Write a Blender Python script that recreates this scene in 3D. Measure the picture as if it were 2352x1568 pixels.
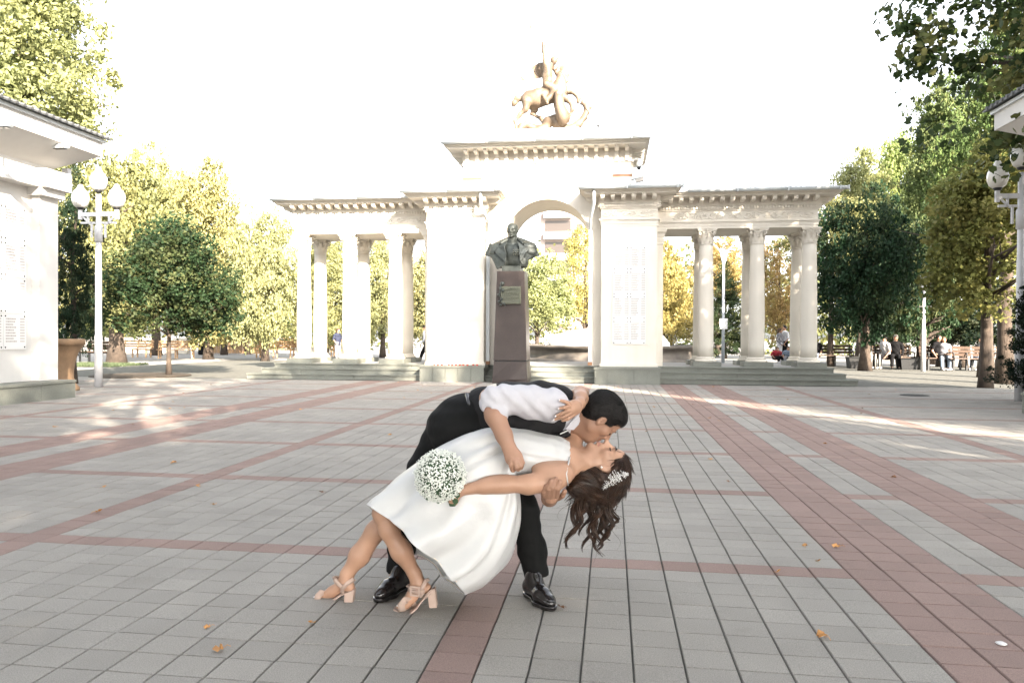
import bpy, bmesh, math, random
import numpy as np
from mathutils import Vector, Matrix

for o in list(bpy.data.objects): bpy.data.objects.remove(o)
SC = bpy.context.scene
COL = SC.collection
random.seed(7)
RNG = np.random.default_rng(11)

# ------------------------------------------------------------------ camera
CAM_H = 1.2
FPX = 1714.0
YAW, PITCH, ROLL = math.radians(7.585), math.radians(-.405), math.radians(.26)
cy, sy = math.cos(YAW), math.sin(YAW)
CF = np.array([-sy*math.cos(PITCH), cy*math.cos(PITCH), math.sin(PITCH)])
_R = np.array([cy, sy, 0.0]); _U = np.cross(_R, CF)
CR = math.cos(ROLL)*_R + math.sin(ROLL)*_U
CU = -math.sin(ROLL)*_R + math.cos(ROLL)*_U
CP = np.array([0, 0, CAM_H])
cam = bpy.data.cameras.new('camera'); camo = bpy.data.objects.new('camera', cam); COL.objects.link(camo)
cam.sensor_width = 36; cam.lens = FPX/2352*36; cam.clip_start = .05; cam.clip_end = 2000
m = Matrix(((CR[0], CU[0], -CF[0], 0), (CR[1], CU[1], -CF[1], 0), (CR[2], CU[2], -CF[2], CAM_H), (0, 0, 0, 1)))
camo.matrix_world = m
SC.camera = camo
SC.render.resolution_x = 1024; SC.render.resolution_y = 682

# ------------------------------------------------------------------ sky, sun, exposure
SUN_EL, SUN_AZ = 25.0, 147.0          # azimuth clockwise from +Y
w = bpy.data.worlds.new('World'); SC.world = w; w.use_nodes = True
nt = w.node_tree; bg = nt.nodes['Background']
sky = nt.nodes.new('ShaderNodeTexSky'); sky.sky_type = 'NISHITA'; sky.sun_disc = False
sky.sun_elevation = math.radians(SUN_EL); sky.sun_rotation = math.radians(SUN_AZ)
sky.air_density = 1.0; sky.dust_density = 2.5; sky.ozone_density = 1.0
hs = nt.nodes.new('ShaderNodeHueSaturation'); hs.inputs['Saturation'].default_value = .22
nt.links.new(sky.outputs[0], hs.inputs['Color']); nt.links.new(hs.outputs[0], bg.inputs['Color'])
bg.inputs['Strength'].default_value = .13
sd = bpy.data.lights.new('sun', 'SUN'); sd.energy = 5.0; sd.angle = math.radians(.55); sd.color = (1, .86, .70)
so = bpy.data.objects.new('sun', sd); COL.objects.link(so)
sv = Vector((math.sin(math.radians(SUN_AZ))*math.cos(math.radians(SUN_EL)), math.cos(math.radians(SUN_AZ))*math.cos(math.radians(SUN_EL)), math.sin(math.radians(SUN_EL))))
so.rotation_euler = sv.to_track_quat('Z', 'Y').to_euler()
SC.view_settings.view_transform = 'Standard'; SC.view_settings.look = 'None'
SC.view_settings.gamma = 1; SC.view_settings.use_curve_mapping = False
SC.view_settings.exposure = 2.65
SC.render.engine = 'CYCLES'

# ------------------------------------------------------------------ measuring helpers (photo measured at 2352 px wide)
def ray(x, y): return CF + CR*(x-1176)/FPX - CU*(y-784)/FPX
def P(x, y, d): return CP + ray(x, y)*d                       # d = distance along the view axis
def AY(x, y, Y): r = ray(x, y); return CP + r*Y/r[1]           # on the plane Y
def G(x, y, z=0.): r = ray(x, y); return CP + r*(z-CAM_H)/r[2] # on the ground
def XY(x, Y): return AY(x, 784, Y)[0]
def proj(p):
    q = np.asarray(p, float)-CP; wz = q@CF
    return 1176+FPX*(q@CR)/wz, 784-FPX*(q@CU)/wz, wz

# ------------------------------------------------------------------ materials
MATS = {}
def mat(name, col, rough=.7, metal=0., bump=0., bscale=30., var=0., vscale=3., spec=.5, speck=0., sscale=400., stretch=None, sheen=0., coat=0., trans=0., objcol=False, streak=0.):
    if name in MATS: return MATS[name]
    M = bpy.data.materials.new(name); M.use_nodes = True; n = M.node_tree; L = n.links
    b = n.nodes['Principled BSDF']; b.inputs['Roughness'].default_value = rough; b.inputs['Metallic'].default_value = metal
    b.inputs['Specular IOR Level'].default_value = spec
    if sheen: b.inputs['Sheen Weight'].default_value = sheen
    if coat: b.inputs['Coat Weight'].default_value = coat
    if trans: b.inputs['Transmission Weight'].default_value = trans
    c = n.nodes.new('ShaderNodeRGB'); c.outputs[0].default_value = (*col, 1); out = c.outputs[0]
    geo = n.nodes.new('ShaderNodeNewGeometry'); pos = geo.outputs['Position']
    if stretch:
        mp = n.nodes.new('ShaderNodeMapping'); mp.inputs['Scale'].default_value = stretch; L.new(pos, mp.inputs[0]); pos2 = mp.outputs[0]
    else: pos2 = pos
    def mul(sock, fac_sock):
        mx = n.nodes.new('ShaderNodeVectorMath'); mx.operation = 'SCALE'; L.new(sock, mx.inputs[0]); L.new(fac_sock, mx.inputs['Scale']); return mx.outputs[0]
    def noise(scale, detail, p, lo, hi):
        t = n.nodes.new('ShaderNodeTexNoise'); t.inputs['Scale'].default_value = scale; t.inputs['Detail'].default_value = detail; L.new(p, t.inputs['Vector'])
        r = n.nodes.new('ShaderNodeMapRange'); r.inputs[1].default_value = .3; r.inputs[2].default_value = .7; r.inputs[3].default_value = lo; r.inputs[4].default_value = hi
        L.new(t.outputs[0], r.inputs[0]); return r.outputs[0], t.outputs[0]
    if var: f, _ = noise(vscale, 4, pos, 1-var, 1+var); out = mul(out, f)
    if streak: f, _ = noise(1.0, 3, (lambda mp: (mp.inputs['Scale'].__setattr__('default_value', (6, 6, .5)), L.new(pos, mp.inputs[0]), mp.outputs[0])[2])(n.nodes.new('ShaderNodeMapping')), 1-streak, 1+streak*.3); out = mul(out, f)
    if speck: f, _ = noise(sscale, 2, pos, 1-speck, 1+speck); out = mul(out, f)
    L.new(out, b.inputs['Base Color'])
    if bump:
        _, h = noise(bscale, 5, pos2, 0, 1)
        bn = n.nodes.new('ShaderNodeBump'); bn.inputs['Strength'].default_value = bump; bn.inputs['Distance'].default_value = .02
        L.new(h, bn.inputs['Height']); L.new(bn.outputs[0], b.inputs['Normal'])
    MATS[name] = M; return M

M_plaster = mat('cream_plaster', (.64, .60, .53), .85, bump=.15, bscale=25, var=.035, vscale=1.3, streak=.05)
M_white = mat('white_wall_plaster', (.52, .51, .49), .85, bump=.1, bscale=30, var=.03, vscale=.9, streak=.04)
M_granite = mat('grey_green_granite', (.150, .157, .136), .6, bump=.08, bscale=60, var=.12, vscale=2.5, speck=.18, sscale=90)
M_paver = mat('grey_paver', (.275, .259, .235), .85, bump=.5, bscale=260, var=.09, vscale=1.6, speck=.22, sscale=220)
M_red = mat('red_paver', (.235, .164, .143), .85, bump=.5, bscale=260, var=.09, vscale=1.6, speck=.20, sscale=220)
def tile_var(M, tw, tp, x0, y0, amt):
    n = M.node_tree; L = n.links; b = n.nodes['Principled BSDF']; src = b.inputs['Base Color'].links[0].from_socket
    g = n.nodes.new('ShaderNodeNewGeometry'); mp = n.nodes.new('ShaderNodeMapping'); mp.vector_type = 'POINT'
    mp.inputs['Scale'].default_value = (1/tw, 1/tp, 0); mp.inputs['Location'].default_value = (-x0/tw, -y0/tp, 0)
    fl_ = n.nodes.new('ShaderNodeVectorMath'); fl_.operation = 'FLOOR'; wn = n.nodes.new('ShaderNodeTexWhiteNoise'); wn.noise_dimensions = '2D'
    L.new(g.outputs['Position'], mp.inputs[0]); L.new(mp.outputs[0], fl_.inputs[0]); L.new(fl_.outputs[0], wn.inputs['Vector'])
    r = n.nodes.new('ShaderNodeMapRange'); r.inputs[3].default_value = 1-amt; r.inputs[4].default_value = 1+amt; L.new(wn.outputs['Value'], r.inputs[0])
    # soft dirt stains
    t = n.nodes.new('ShaderNodeTexNoise'); t.inputs['Scale'].default_value = 4.5; t.inputs['Detail'].default_value = 8; t.inputs['Roughness'].default_value = .7; L.new(g.outputs['Position'], t.inputs['Vector'])
    r2 = n.nodes.new('ShaderNodeMapRange'); r2.inputs[1].default_value = .60; r2.inputs[2].default_value = .78; r2.inputs[3].default_value = 1; r2.inputs[4].default_value = .78; L.new(t.outputs[0], r2.inputs[0])
    m1 = n.nodes.new('ShaderNodeMath'); m1.operation = 'MULTIPLY'; L.new(r.outputs[0], m1.inputs[0]); L.new(r2.outputs[0], m1.inputs[1])
    s = n.nodes.new('ShaderNodeVectorMath'); s.operation = 'SCALE'; L.new(src, s.inputs[0]); L.new(m1.outputs[0], s.inputs['Scale']); L.new(s.outputs[0], b.inputs['Base Color'])
tile_var(M_paver, .187, .1625, -.102, 3.904, .07); tile_var(M_red, .187, .1625, -.102, 3.904, .07)
M_joint = mat('dark_joint', (.10, .10, .088), .95, var=.3, vscale=8)
M_ped = mat('brown_polished_granite', (.044, .033, .030), .36, var=.12, vscale=4, speck=.28, sscale=110, spec=.4)
M_bronze = mat('dark_green_bronze', (.045, .052, .047), .45, metal=.35, bump=.2, bscale=25, var=.35, vscale=9)
M_brass = mat('patinated_bronze_plaque', (.14, .145, .105), .45, metal=.6, var=.3, vscale=14)
M_statue = mat('warm_bronze_statue', (.15, .112, .078), .6, metal=.2, bump=.25, bscale=9, var=.45, vscale=2.2)
M_gutter = mat('painted_white_metal', (.48, .51, .52), .4, var=.04)
M_roof = mat('dark_grey_roof_tile', (.07, .075, .08), .6, var=.2, vscale=6)
M_wpole = mat('white_pole_paint', (.52, .52, .53), .45, var=.06, vscale=5, bump=.06)
M_globe = mat('milk_glass_globe', (.56, .54, .49), .25, spec=.6)
M_dark = mat('dark_metal', (.012, .013, .014), .5)
M_bark = mat('grey_brown_bark', (.060, .045, .034), .95, bump=1.0, bscale=14, var=.35, vscale=6, stretch=(3, 3, .6))
M_urn = mat('ochre_cast_stone', (.22, .14, .08), .8, bump=.3, bscale=30, var=.22, vscale=4, streak=.15)
M_soil = mat('dark_soil', (.05, .038, .027), 1., bump=.8, bscale=20, var=.3)
M_wood = mat('tan_bench_wood', (.42, .27, .15), .6, var=.2, vscale=10)
M_dwood = mat('dark_brown_bench_wood', (.07, .042, .026), .6, var=.2, vscale=10)
M_plate = mat('white_stone_plaque', (.60, .60, .595), .4, var=.02)
M_letter = mat('grey_incised_lettering', (.30, .27, .25), .7)
M_skin = mat('skin_groom', (.34, .19, .125), .5, var=.11, vscale=11, bump=.05, bscale=120)
M_skinb = mat('skin_bride', (.40, .23, .15), .48, var=.10, vscale=10, bump=.04, bscale=120)
M_shirt = mat('white_shirt_cotton', (.48, .47, .50), .8, bump=.35, bscale=22)
M_vest = mat('charcoal_suiting', (.0135, .013, .014), .8, bump=.2, bscale=60, spec=.25)
M_trous = mat('black_trouser_cloth', (.0060, .0062, .0062), .85, bump=.3, bscale=18, spec=.2)
M_shoe = mat('black_polished_leather', (.012, .010, .010), .22, bump=.1, bscale=40, coat=.4)
M_dress = mat('white_satin', (.53, .53, .525), .38, bump=.30, bscale=11, sheen=.1)
M_nude = mat('nude_suede', (.42, .31, .255), .75)
M_hair = mat('black_hair', (.008, .0065, .006), .6, bump=.25, bscale=240, spec=.3)
M_bhair = mat('dark_brown_hair', (.036, .018, .010), .42, var=.55, vscale=30, spec=.4)
M_flower = mat('white_gypsophila', (.80, .82, .76), .7)
M_green = mat('bouquet_green', (.035, .075, .032), .6, var=.3, vscale=60)
M_pearl = mat('pearl', (.85, .84, .82), .2)
M_lip = mat('lips', (.42, .16, .13), .45)
M_brow = mat('eyebrow_hair', (.02, .013, .01), .7)
M_nail = mat('white_nail', (.8, .74, .74), .3)
M_gold = mat('gold', (.7, .45, .2), .3, metal=1)
M_black = mat('black_cloth', (.007, .007, .008), .9, spec=.15)
M_glass = mat('dark_lens', (.01, .01, .012), .1)

def leaf_mat(name, trans=.32):
    M = bpy.data.materials.new(name); M.use_nodes = True; n = M.node_tree; L = n.links
    b = n.nodes['Principled BSDF']; b.inputs['Roughness'].default_value = .6; b.inputs['Specular IOR Level'].default_value = .2
    oi = n.nodes.new('ShaderNodeObjectInfo'); at = n.nodes.new('ShaderNodeAttribute'); at.attribute_name = 'tint'
    sep = n.nodes.new('ShaderNodeSeparateColor'); L.new(at.outputs['Color'], sep.inputs[0])
    sc = n.nodes.new('ShaderNodeVectorMath'); sc.operation = 'SCALE'
    mr = n.nodes.new('ShaderNodeMapRange'); mr.inputs[3].default_value = .6; mr.inputs[4].default_value = 1.4; L.new(sep.outputs[0], mr.inputs[0])
    L.new(oi.outputs['Color'], sc.inputs[0]); L.new(mr.outputs[0], sc.inputs['Scale'])
    mx = n.nodes.new('ShaderNodeMix'); mx.data_type = 'RGBA'; mx.inputs['B'].default_value = (.30, .26, .09, 1)
    g = n.nodes.new('ShaderNodeMath'); g.operation = 'MULTIPLY'; L.new(sep.outputs[1], g.inputs[0]); L.new(oi.outputs['Alpha'], g.inputs[1])
    L.new(g.outputs[0], mx.inputs['Factor']); L.new(sc.outputs[0], mx.inputs['A'])
    L.new(mx.outputs['Result'], b.inputs['Base Color'])
    tr = n.nodes.new('ShaderNodeBsdfTranslucent'); L.new(mx.outputs['Result'], tr.inputs['Color'])
    ms = n.nodes.new('ShaderNodeMixShader'); ms.inputs[0].default_value = trans
    L.new(b.outputs[0], ms.inputs[1]); L.new(tr.outputs[0], ms.inputs[2]); L.new(ms.outputs[0], n.nodes['Material Output'].inputs['Surface'])
    return M
M_leaf = leaf_mat('tree_leaf')
M_fallen = mat('fallen_leaf', (.45, .22, .07), .7, var=.4, vscale=9)
M_fallen2 = mat('dry_brown_leaf', (.20, .09, .04), .7)

# ------------------------------------------------------------------ object helpers
def link(o, parent=None):
    COL.objects.link(o)
    if parent is not None: o.parent = parent
    return o
def tag(o, label=None, cat=None, group=None, kind=None):
    if label: o['label'] = label
    if cat: o['category'] = cat
    if group: o['group'] = group
    if kind: o['kind'] = kind
    return o
def empty(name, loc=(0, 0, 0), rz=0., label=None, cat=None, group=None):
    o = bpy.data.objects.new(name, None); o.location = Vector(loc); o.rotation_euler.z = rz; o.empty_display_size = .2
    COL.objects.link(o); return tag(o, label, cat, group)
class MB:
    def __init__(s): s.v = []; s.f = []; s.sm = []
    def add(s, vs, fs, smooth=False):
        n = len(s.v); s.v += [tuple(map(float, p)) for p in vs]; s.f += [tuple(n+i for i in f) for f in fs]; s.sm += [smooth]*len(fs); return s
    def box(s, x0, x1, y0, y1, z0, z1):
        return s.add([(x0, y0, z0), (x1, y0, z0), (x1, y1, z0), (x0, y1, z0), (x0, y0, z1), (x1, y0, z1), (x1, y1, z1), (x0, y1, z1)],
                     [(3, 2, 1, 0), (4, 5, 6, 7), (0, 1, 5, 4), (1, 2, 6, 5), (2, 3, 7, 6), (3, 0, 4, 7)])
    def obox(s, c, ax, ay, az):      # oriented box, half axes
        c = np.array(c, float); ax, ay, az = (np.array(a, float) for a in (ax, ay, az))
        vs = [c+i*ax+j*ay+k*az for k in (-1, 1) for i, j in ((-1, -1), (1, -1), (1, 1), (-1, 1))]
        return s.add(vs, [(3, 2, 1, 0), (4, 5, 6, 7), (0, 1, 5, 4), (1, 2, 6, 5), (2, 3, 7, 6), (3, 0, 4, 7)])
    def loft(s, rings, cap=True, smooth=True, closed=True):
        k = len(rings[0]); vs = [p for r in rings for p in r]; fs = []
        for i in range(len(rings)-1):
            for j in range(k if closed else k-1):
                a = i*k+j; b = i*k+(j+1) % k; fs.append((a, b, b+k, a+k))
        s.add(vs, fs, smooth)
        if cap:
            n = len(s.v)-len(vs)
            s.f.append(tuple(n+j for j in reversed(range(k)))); s.sm.append(False)
            s.f.append(tuple(n+(len(rings)-1)*k+j for j in range(k))); s.sm.append(False)
        return s
    def lathe(s, prof, c=(0, 0, 0), n=20, sx=1, sy=1, smooth=True):
        return s.loft([[(c[0]+r*sx*math.cos(2*math.pi*j/n), c[1]+r*sy*math.sin(2*math.pi*j/n), c[2]+z) for j in range(n)] for r, z in prof], smooth=smooth)
    def tube(s, pts, rad, n=8, cap=True):
        pts = [np.array(p, float) for p in pts]; rad = rad if hasattr(rad, '__len__') else [rad]*len(pts)
        rings = []; up = None
        for i, p in enumerate(pts):
            t = pts[min(i+1, len(pts)-1)]-pts[max(i-1, 0)]; t /= np.linalg.norm(t)+1e-9
            if up is None: up = np.array([0, 0, 1.]) if abs(t[2]) < .9 else np.array([1., 0, 0])
            u = np.cross(t, up); u /= np.linalg.norm(u)+1e-9; v = np.cross(u, t); up = v
            rings.append([p+rad[i]*(math.cos(2*math.pi*j/n)*u+math.sin(2*math.pi*j/n)*v) for j in range(n)])
        return s.loft(rings, cap)
    def prism(s, poly, h0, h1, frame):   # poly 2D, frame(p2, h) -> 3D
        k = len(poly); vs = [frame(p, h0) for p in poly]+[frame(p, h1) for p in poly]
        return s.add(vs, [tuple(range(k))[::-1], tuple(range(k, 2*k))]+[(i, (i+1) % k, k+(i+1) % k, k+i) for i in range(k)])
    def mesh(s, name):
        me = bpy.data.meshes.new(name); me.from_pydata(s.v, [], s.f); me.update()
        me.polygons.foreach_set('use_smooth', s.sm); return me
    def build(s, name, m=None, parent=None, bevel=0, **kw):
        me = s.mesh(name)
        if m: me.materials.append(m)
        o = bpy.data.objects.new(name, me); link(o, parent)
        if bevel:
            b = o.modifiers.new('b', 'BEVEL'); b.width = bevel; b.segments = 2; b.limit_method = 'ANGLE'
        return tag(o, **kw)
def copy_tree(o, parent=None, loc=None, rz=None, label=None, group=None):
    c = o.copy(); COL.objects.link(c)
    if parent is not None: c.parent = parent
    if loc is not None: c.location = Vector(loc)
    if rz is not None: c.rotation_euler.z = rz
    if label: c['label'] = label
    if group: c['group'] = group
    for ch in list(o.children):
        if ch is not c: copy_tree(ch, c)
    return c
def dup(o, parent, loc):
    c = o.copy(); COL.objects.link(c); c.parent = parent; c.location = Vector(loc); return c
def npmesh(name, V, F, smooth=False):
    me = bpy.data.meshes.new(name); V = np.asarray(V, np.float32); F = np.asarray(F, np.int32)
    k = F.shape[1]; me.vertices.add(len(V)); me.vertices.foreach_set('co', V.ravel())
    me.loops.add(F.size); me.loops.foreach_set('vertex_index', F.ravel())
    me.polygons.add(len(F)); me.polygons.foreach_set('loop_start', np.arange(0, F.size, k, dtype=np.int32)); me.polygons.foreach_set('loop_total', np.full(len(F), k, np.int32))
    me.update(calc_edges=True)
    me.polygons.foreach_set('use_smooth', np.full(len(F), bool(smooth)))
    return me

# ------------------------------------------------------------------ smooth implicit modelling (bodies, statues, clothes)
class Sdf:
    def __init__(s, lo, hi, h):
        s.h = h; s.lo = np.array(lo, float); n = np.ceil((np.array(hi)-s.lo)/h).astype(int)+1; s.n = n
        s.f = np.full(n, .5, np.float32)
    def _sub(s, lo, hi, mrg):
        a = np.clip(np.floor((np.array(lo)-mrg-s.lo)/s.h).astype(int), 0, s.n); b = np.clip(np.ceil((np.array(hi)+mrg-s.lo)/s.h).astype(int)+1, 0, s.n)
        ax = [s.lo[i]+np.arange(a[i], b[i])*s.h for i in range(3)]
        return tuple(slice(a[i], b[i]) for i in range(3)), ax
    def _put(s, sl, d, k, sub=False):
        cur = s.f[sl]; d = d.astype(np.float32)
        if sub: d = -d; hh = np.maximum(k-np.abs(cur-d), 0)/k; s.f[sl] = np.maximum(cur, d)+hh*hh*k*.25
        else: hh = np.maximum(k-np.abs(cur-d), 0)/k; s.f[sl] = np.minimum(cur, d)-hh*hh*k*.25
    def cone(s, a, b, r1, r2=None, k=.02, sub=False, flat=None, q=1.):
        a = np.array(a, float); b = np.array(b, float); r2 = r1 if r2 is None else r2; r = max(r1, r2)*max(1, q)
        sl, ax = s._sub(np.minimum(a, b)-r, np.maximum(a, b)+r, k+2*s.h)
        if min(len(x) for x in ax) == 0: return s
        X = ax[0][:, None, None]-a[0]; Y = ax[1][None, :, None]-a[1]; Z = ax[2][None, None, :]-a[2]
        d = b-a; L = d@d+1e-12; t = np.clip((X*d[0]+Y*d[1]+Z*d[2])/L, 0, 1)
        vx = X-t*d[0]; vy = Y-t*d[1]; vz = Z-t*d[2]; rr = r1+(r2-r1)*t
        if flat is not None:
            fl = np.array(flat, float); fl /= np.linalg.norm(fl); c = vx*fl[0]+vy*fl[1]+vz*fl[2]
            l2 = vx*vx+vy*vy+vz*vz-c*c+(c/q)**2; dist = (np.sqrt(np.maximum(l2, 0))-rr)*min(1., q)
        else: dist = np.sqrt(vx*vx+vy*vy+vz*vz)-rr
        s._put(sl, dist, k, sub); return s
    def chain(s, pts, rs, k=.02, **kw):
        for i in range(len(pts)-1): s.cone(pts[i], pts[i+1], rs[i], rs[i+1], k, **kw)
        return s
    def ell(s, c, r, axes=None, k=.02, sub=False):
        c = np.array(c, float); r = np.array(r, float); A = np.eye(3) if axes is None else np.array(axes, float)
        ext = np.sqrt(((A*r[:, None])**2).sum(0))
        sl, ax = s._sub(c-ext, c+ext, k+2*s.h)
        if min(len(x) for x in ax) == 0: return s
        X = ax[0][:, None, None]-c[0]; Y = ax[1][None, :, None]-c[1]; Z = ax[2][None, None, :]-c[2]
        k0 = 0; k1 = 0
        for i in range(3):
            q = X*A[i][0]+Y*A[i][1]+Z*A[i][2]; k0 = k0+(q/r[i])**2; k1 = k1+(q/r[i]**2)**2
        k0 = np.sqrt(k0); k1 = np.sqrt(k1)+1e-9
        s._put(sl, k0*(k0-1)/k1, k, sub); return s
    def cut(s, c, nrm):       # keep the side the normal points away from
        c = np.array(c, float); nrm = np.array(nrm, float); nrm /= np.linalg.norm(nrm)
        ax = [s.lo[i]+np.arange(s.n[i])*s.h for i in range(3)]
        d = (ax[0][:, None, None]-c[0])*nrm[0]+(ax[1][None, :, None]-c[1])*nrm[1]+(ax[2][None, None, :]-c[2])*nrm[2]
        s.f = np.maximum(s.f, d.astype(np.float32)); return s
    def wrinkle(s, amp, dirs):    # cloth folds: sums of sines
        ax = [s.lo[i]+np.arange(s.n[i])*s.h for i in range(3)]
        X = ax[0][:, None, None]; Y = ax[1][None, :, None]; Z = ax[2][None, None, :]
        for (kx, ky, kz, ph) in dirs:
            s.f += (amp*np.sin(kx*X+ky*Y+kz*Z+ph+1.3*np.sin(9*X-7*Z+ph))).astype(np.float32)
        return s
    def mesh(s, name, smooth_it=1):
        f = s.f; I = f < 0
        f[0] = f[-1] = .5; f[:, 0] = f[:, -1] = .5; f[:, :, 0] = f[:, :, -1] = .5; I = f < 0
        nx, ny, nz = f.shape; c = np.zeros((nx-1, ny-1, nz-1), np.uint8)
        for i in (0, 1):
            for j in (0, 1):
                for k in (0, 1): c += I[i:nx-1+i, j:ny-1+j, k:nz-1+k]
        act = np.argwhere((c > 0) & (c < 8)); idx = -np.ones(c.shape, np.int32); idx[tuple(act.T)] = np.arange(len(act))
        acc = np.zeros((len(act), 3)); cnt = np.zeros(len(act))
        cor = [(i, j, k) for i in (0, 1) for j in (0, 1) for k in (0, 1)]
        val = {q: f[act[:, 0]+q[0], act[:, 1]+q[1], act[:, 2]+q[2]] for q in cor}
        for a in cor:
            for ax_ in range(3):
                if a[ax_] == 0:
                    b = list(a); b[ax_] = 1; b = tuple(b); va, vb = val[a], val[b]; mk = (va < 0) != (vb < 0)
                    t = va/(va-vb+1e-12); p = np.array(a, float)[None]+np.zeros((len(act), 3)); p[:, ax_] += t
                    acc[mk] += p[mk]; cnt[mk] += 1
        V = (act+acc/cnt[:, None])*s.h+s.lo; F = []
        for ax_ in range(3):
            sl0 = [slice(None)]*3; sl1 = [slice(None)]*3; sl0[ax_] = slice(0, -1); sl1[ax_] = slice(1, None)
            e = I[tuple(sl0)] != I[tuple(sl1)]; q = np.argwhere(e)
            u, v = (ax_+1) % 3, (ax_+2) % 3
            q = q[(q[:, u] > 0) & (q[:, v] > 0)]
            def at(du, dv):
                r = q.copy(); r[:, u] -= du; r[:, v] -= dv; return idx[r[:, 0], r[:, 1], r[:, 2]]
            quad = np.stack([at(1, 1), at(0, 1), at(0, 0), at(1, 0)], 1)
            ins = I[q[:, 0], q[:, 1], q[:, 2]]; quad[~ins] = quad[~ins][:, ::-1]; F.append(quad)
        F = np.concatenate(F); F = F[(F >= 0).all(1)]
        for _ in range(smooth_it):
            S = np.zeros_like(V); C = np.zeros(len(V))
            for a in range(4):
                b = (a+1) % 4; np.add.at(S, F[:, a], V[F[:, b]]); np.add.at(S, F[:, b], V[F[:, a]]); np.add.at(C, F[:, a], 1); np.add.at(C, F[:, b], 1)
            V = V*.5+.5*S/np.maximum(C, 1)[:, None]
        return npmesh(name, V, F, True)
    def build(s, name, m, parent=None, smooth_it=1, **kw):
        me = s.mesh(name, smooth_it); me.materials.append(m); o = bpy.data.objects.new(name, me); link(o, parent); return tag(o, **kw)
def root_at(o_list_parent_loc): pass
def settle(root, loc):
    """children were modelled in world coordinates; put the empty at the thing's base"""
    root.location = Vector(loc)
    for c in root.children: c.location = c.location-Vector(loc)
    return root

# ================================================================== GROUND AND PAVING
gm = mat('far_paving', (.30, .29, .275), .9, bump=.2, bscale=60, var=.12, vscale=.8, speck=.1, sscale=60)
MB().add([(-300, -120, -.03), (300, -120, -.03), (300, 500, -.03), (-300, 500, -.03)], [(0, 1, 2, 3)]).build('ground', gm, kind='structure')
plaza = MB().add([(-18, -6, -.012), (17, -6, -.012), (17, 34, -.012), (-18, 34, -.012)], [(0, 1, 2, 3)]).build('paved_plaza', M_joint, kind='structure')
TW, TP, TX0, TY0 = .187, .1625, -.102, 3.904      # tile grid
RED = set([-3, -18, 22, -46]) | set([7, 8, 9, 12, 13, 14, -27, -28, -29, -32, -33, -34])
def tile_red(i, j): return (i in RED) or (j % 12 == 0)
def tile_geo(cx, cy, rng, gx=.0033, gy=.0018):
    hx = TW/2-gx; hy = TP/2-gy; z = rng.uniform(-.0012, .0012); tx, ty = rng.uniform(-.0012, .0012, 2); c = .003
    t = []
    for sx, sy_ in ((-1, -1), (1, -1), (1, 1), (-1, 1)):
        t.append((cx+sx*(hx-c), cy+sy_*(hy-c), z+tx*sx+ty*sy_))
    for sx, sy_ in ((-1, -1), (1, -1), (1, 1), (-1, 1)): t.append((cx+sx*hx, cy+sy_*hy, z-.004))
    for sx, sy_ in ((-1, -1), (1, -1), (1, 1), (-1, 1)): t.append((cx+sx*hx, cy+sy_*hy, -.02))
    return t
TF = [(0, 1, 2, 3)]+[((a+4), (a+1) % 4+4, (a+1) % 4, a) for a in range(4)]+[((a+8), (a+1) % 4+8, (a+1) % 4+4, a+4) for a in range(4)]
cand = []
for j in range(-14, 95):
    for i in range(-92, 92):
        cx = TX0+(i+.5)*TW; cyy = TY0+(j+.5)*TP
        if cyy < -1 or (cyy > 19.2 and -10.2 < cx < 6.3): continue
        if cx < -10.9 and cyy < 13.2: continue
        x, y, d = proj((cx, cyy, 0))
        vis = d > .5 and -60 < x < 2412 and y < 1600
        cand.append((i, j, cx, cyy, d if vis else 99))
order = sorted(range(len(cand)), key=lambda q: cand[q][4]); near = set(q for q in order[:300] if cand[q][4] < 20)
tm = {}
rg = np.random.default_rng(3)
for r in (0, 1):
    for v in range(6):
        me = bpy.data.meshes.new('tile'); me.from_pydata(tile_geo(0, 0, rg), [], TF); me.polygons.foreach_set('use_smooth', [False]*len(TF)); me.materials.append(M_red if r else M_paver); tm[r, v] = me
V = {0: [], 1: []}
for q, (i, j, cx, cyy, d) in enumerate(cand):
    r = int(tile_red(i, j))
    if q in near:
        o = bpy.data.objects.new('tile', tm[r, int(rg.integers(6))]); link(o, plaza); o.location = (cx, cyy, 0)
    else: V[r].append(tile_geo(cx, cyy, rg))
for r in (0, 1):
    n = len(V[r]); VV = np.array(V[r]).reshape(-1, 3); FF = (np.array(TF)[None]+12*np.arange(n)[:, None, None]).reshape(-1, 4)
    me = npmesh('tile_field', VV, FF); me.materials.append(M_red if r else M_paver)
    o = bpy.data.objects.new('red_tile_field' if r else 'grey_tile_field', me); link(o, plaza); o['kind'] = 'stuff'
# manhole covers
for (mx, my, mr, lb) in [(6.3, 16.6, .28, 'small round iron manhole cover in the paving right of the gate steps'), (8.0, 14.4, .33, 'iron manhole cover in the paving near the right lamp post')]:
    b = MB().lathe([(mr, 0), (mr, .006), (mr-.03, .010), (0.001, .010)], (mx, my, .002), 24)
    t = b.build('manhole_cover', M_dark); tag(t, lb, 'manhole cover', 'manhole covers in the paving')

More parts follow.
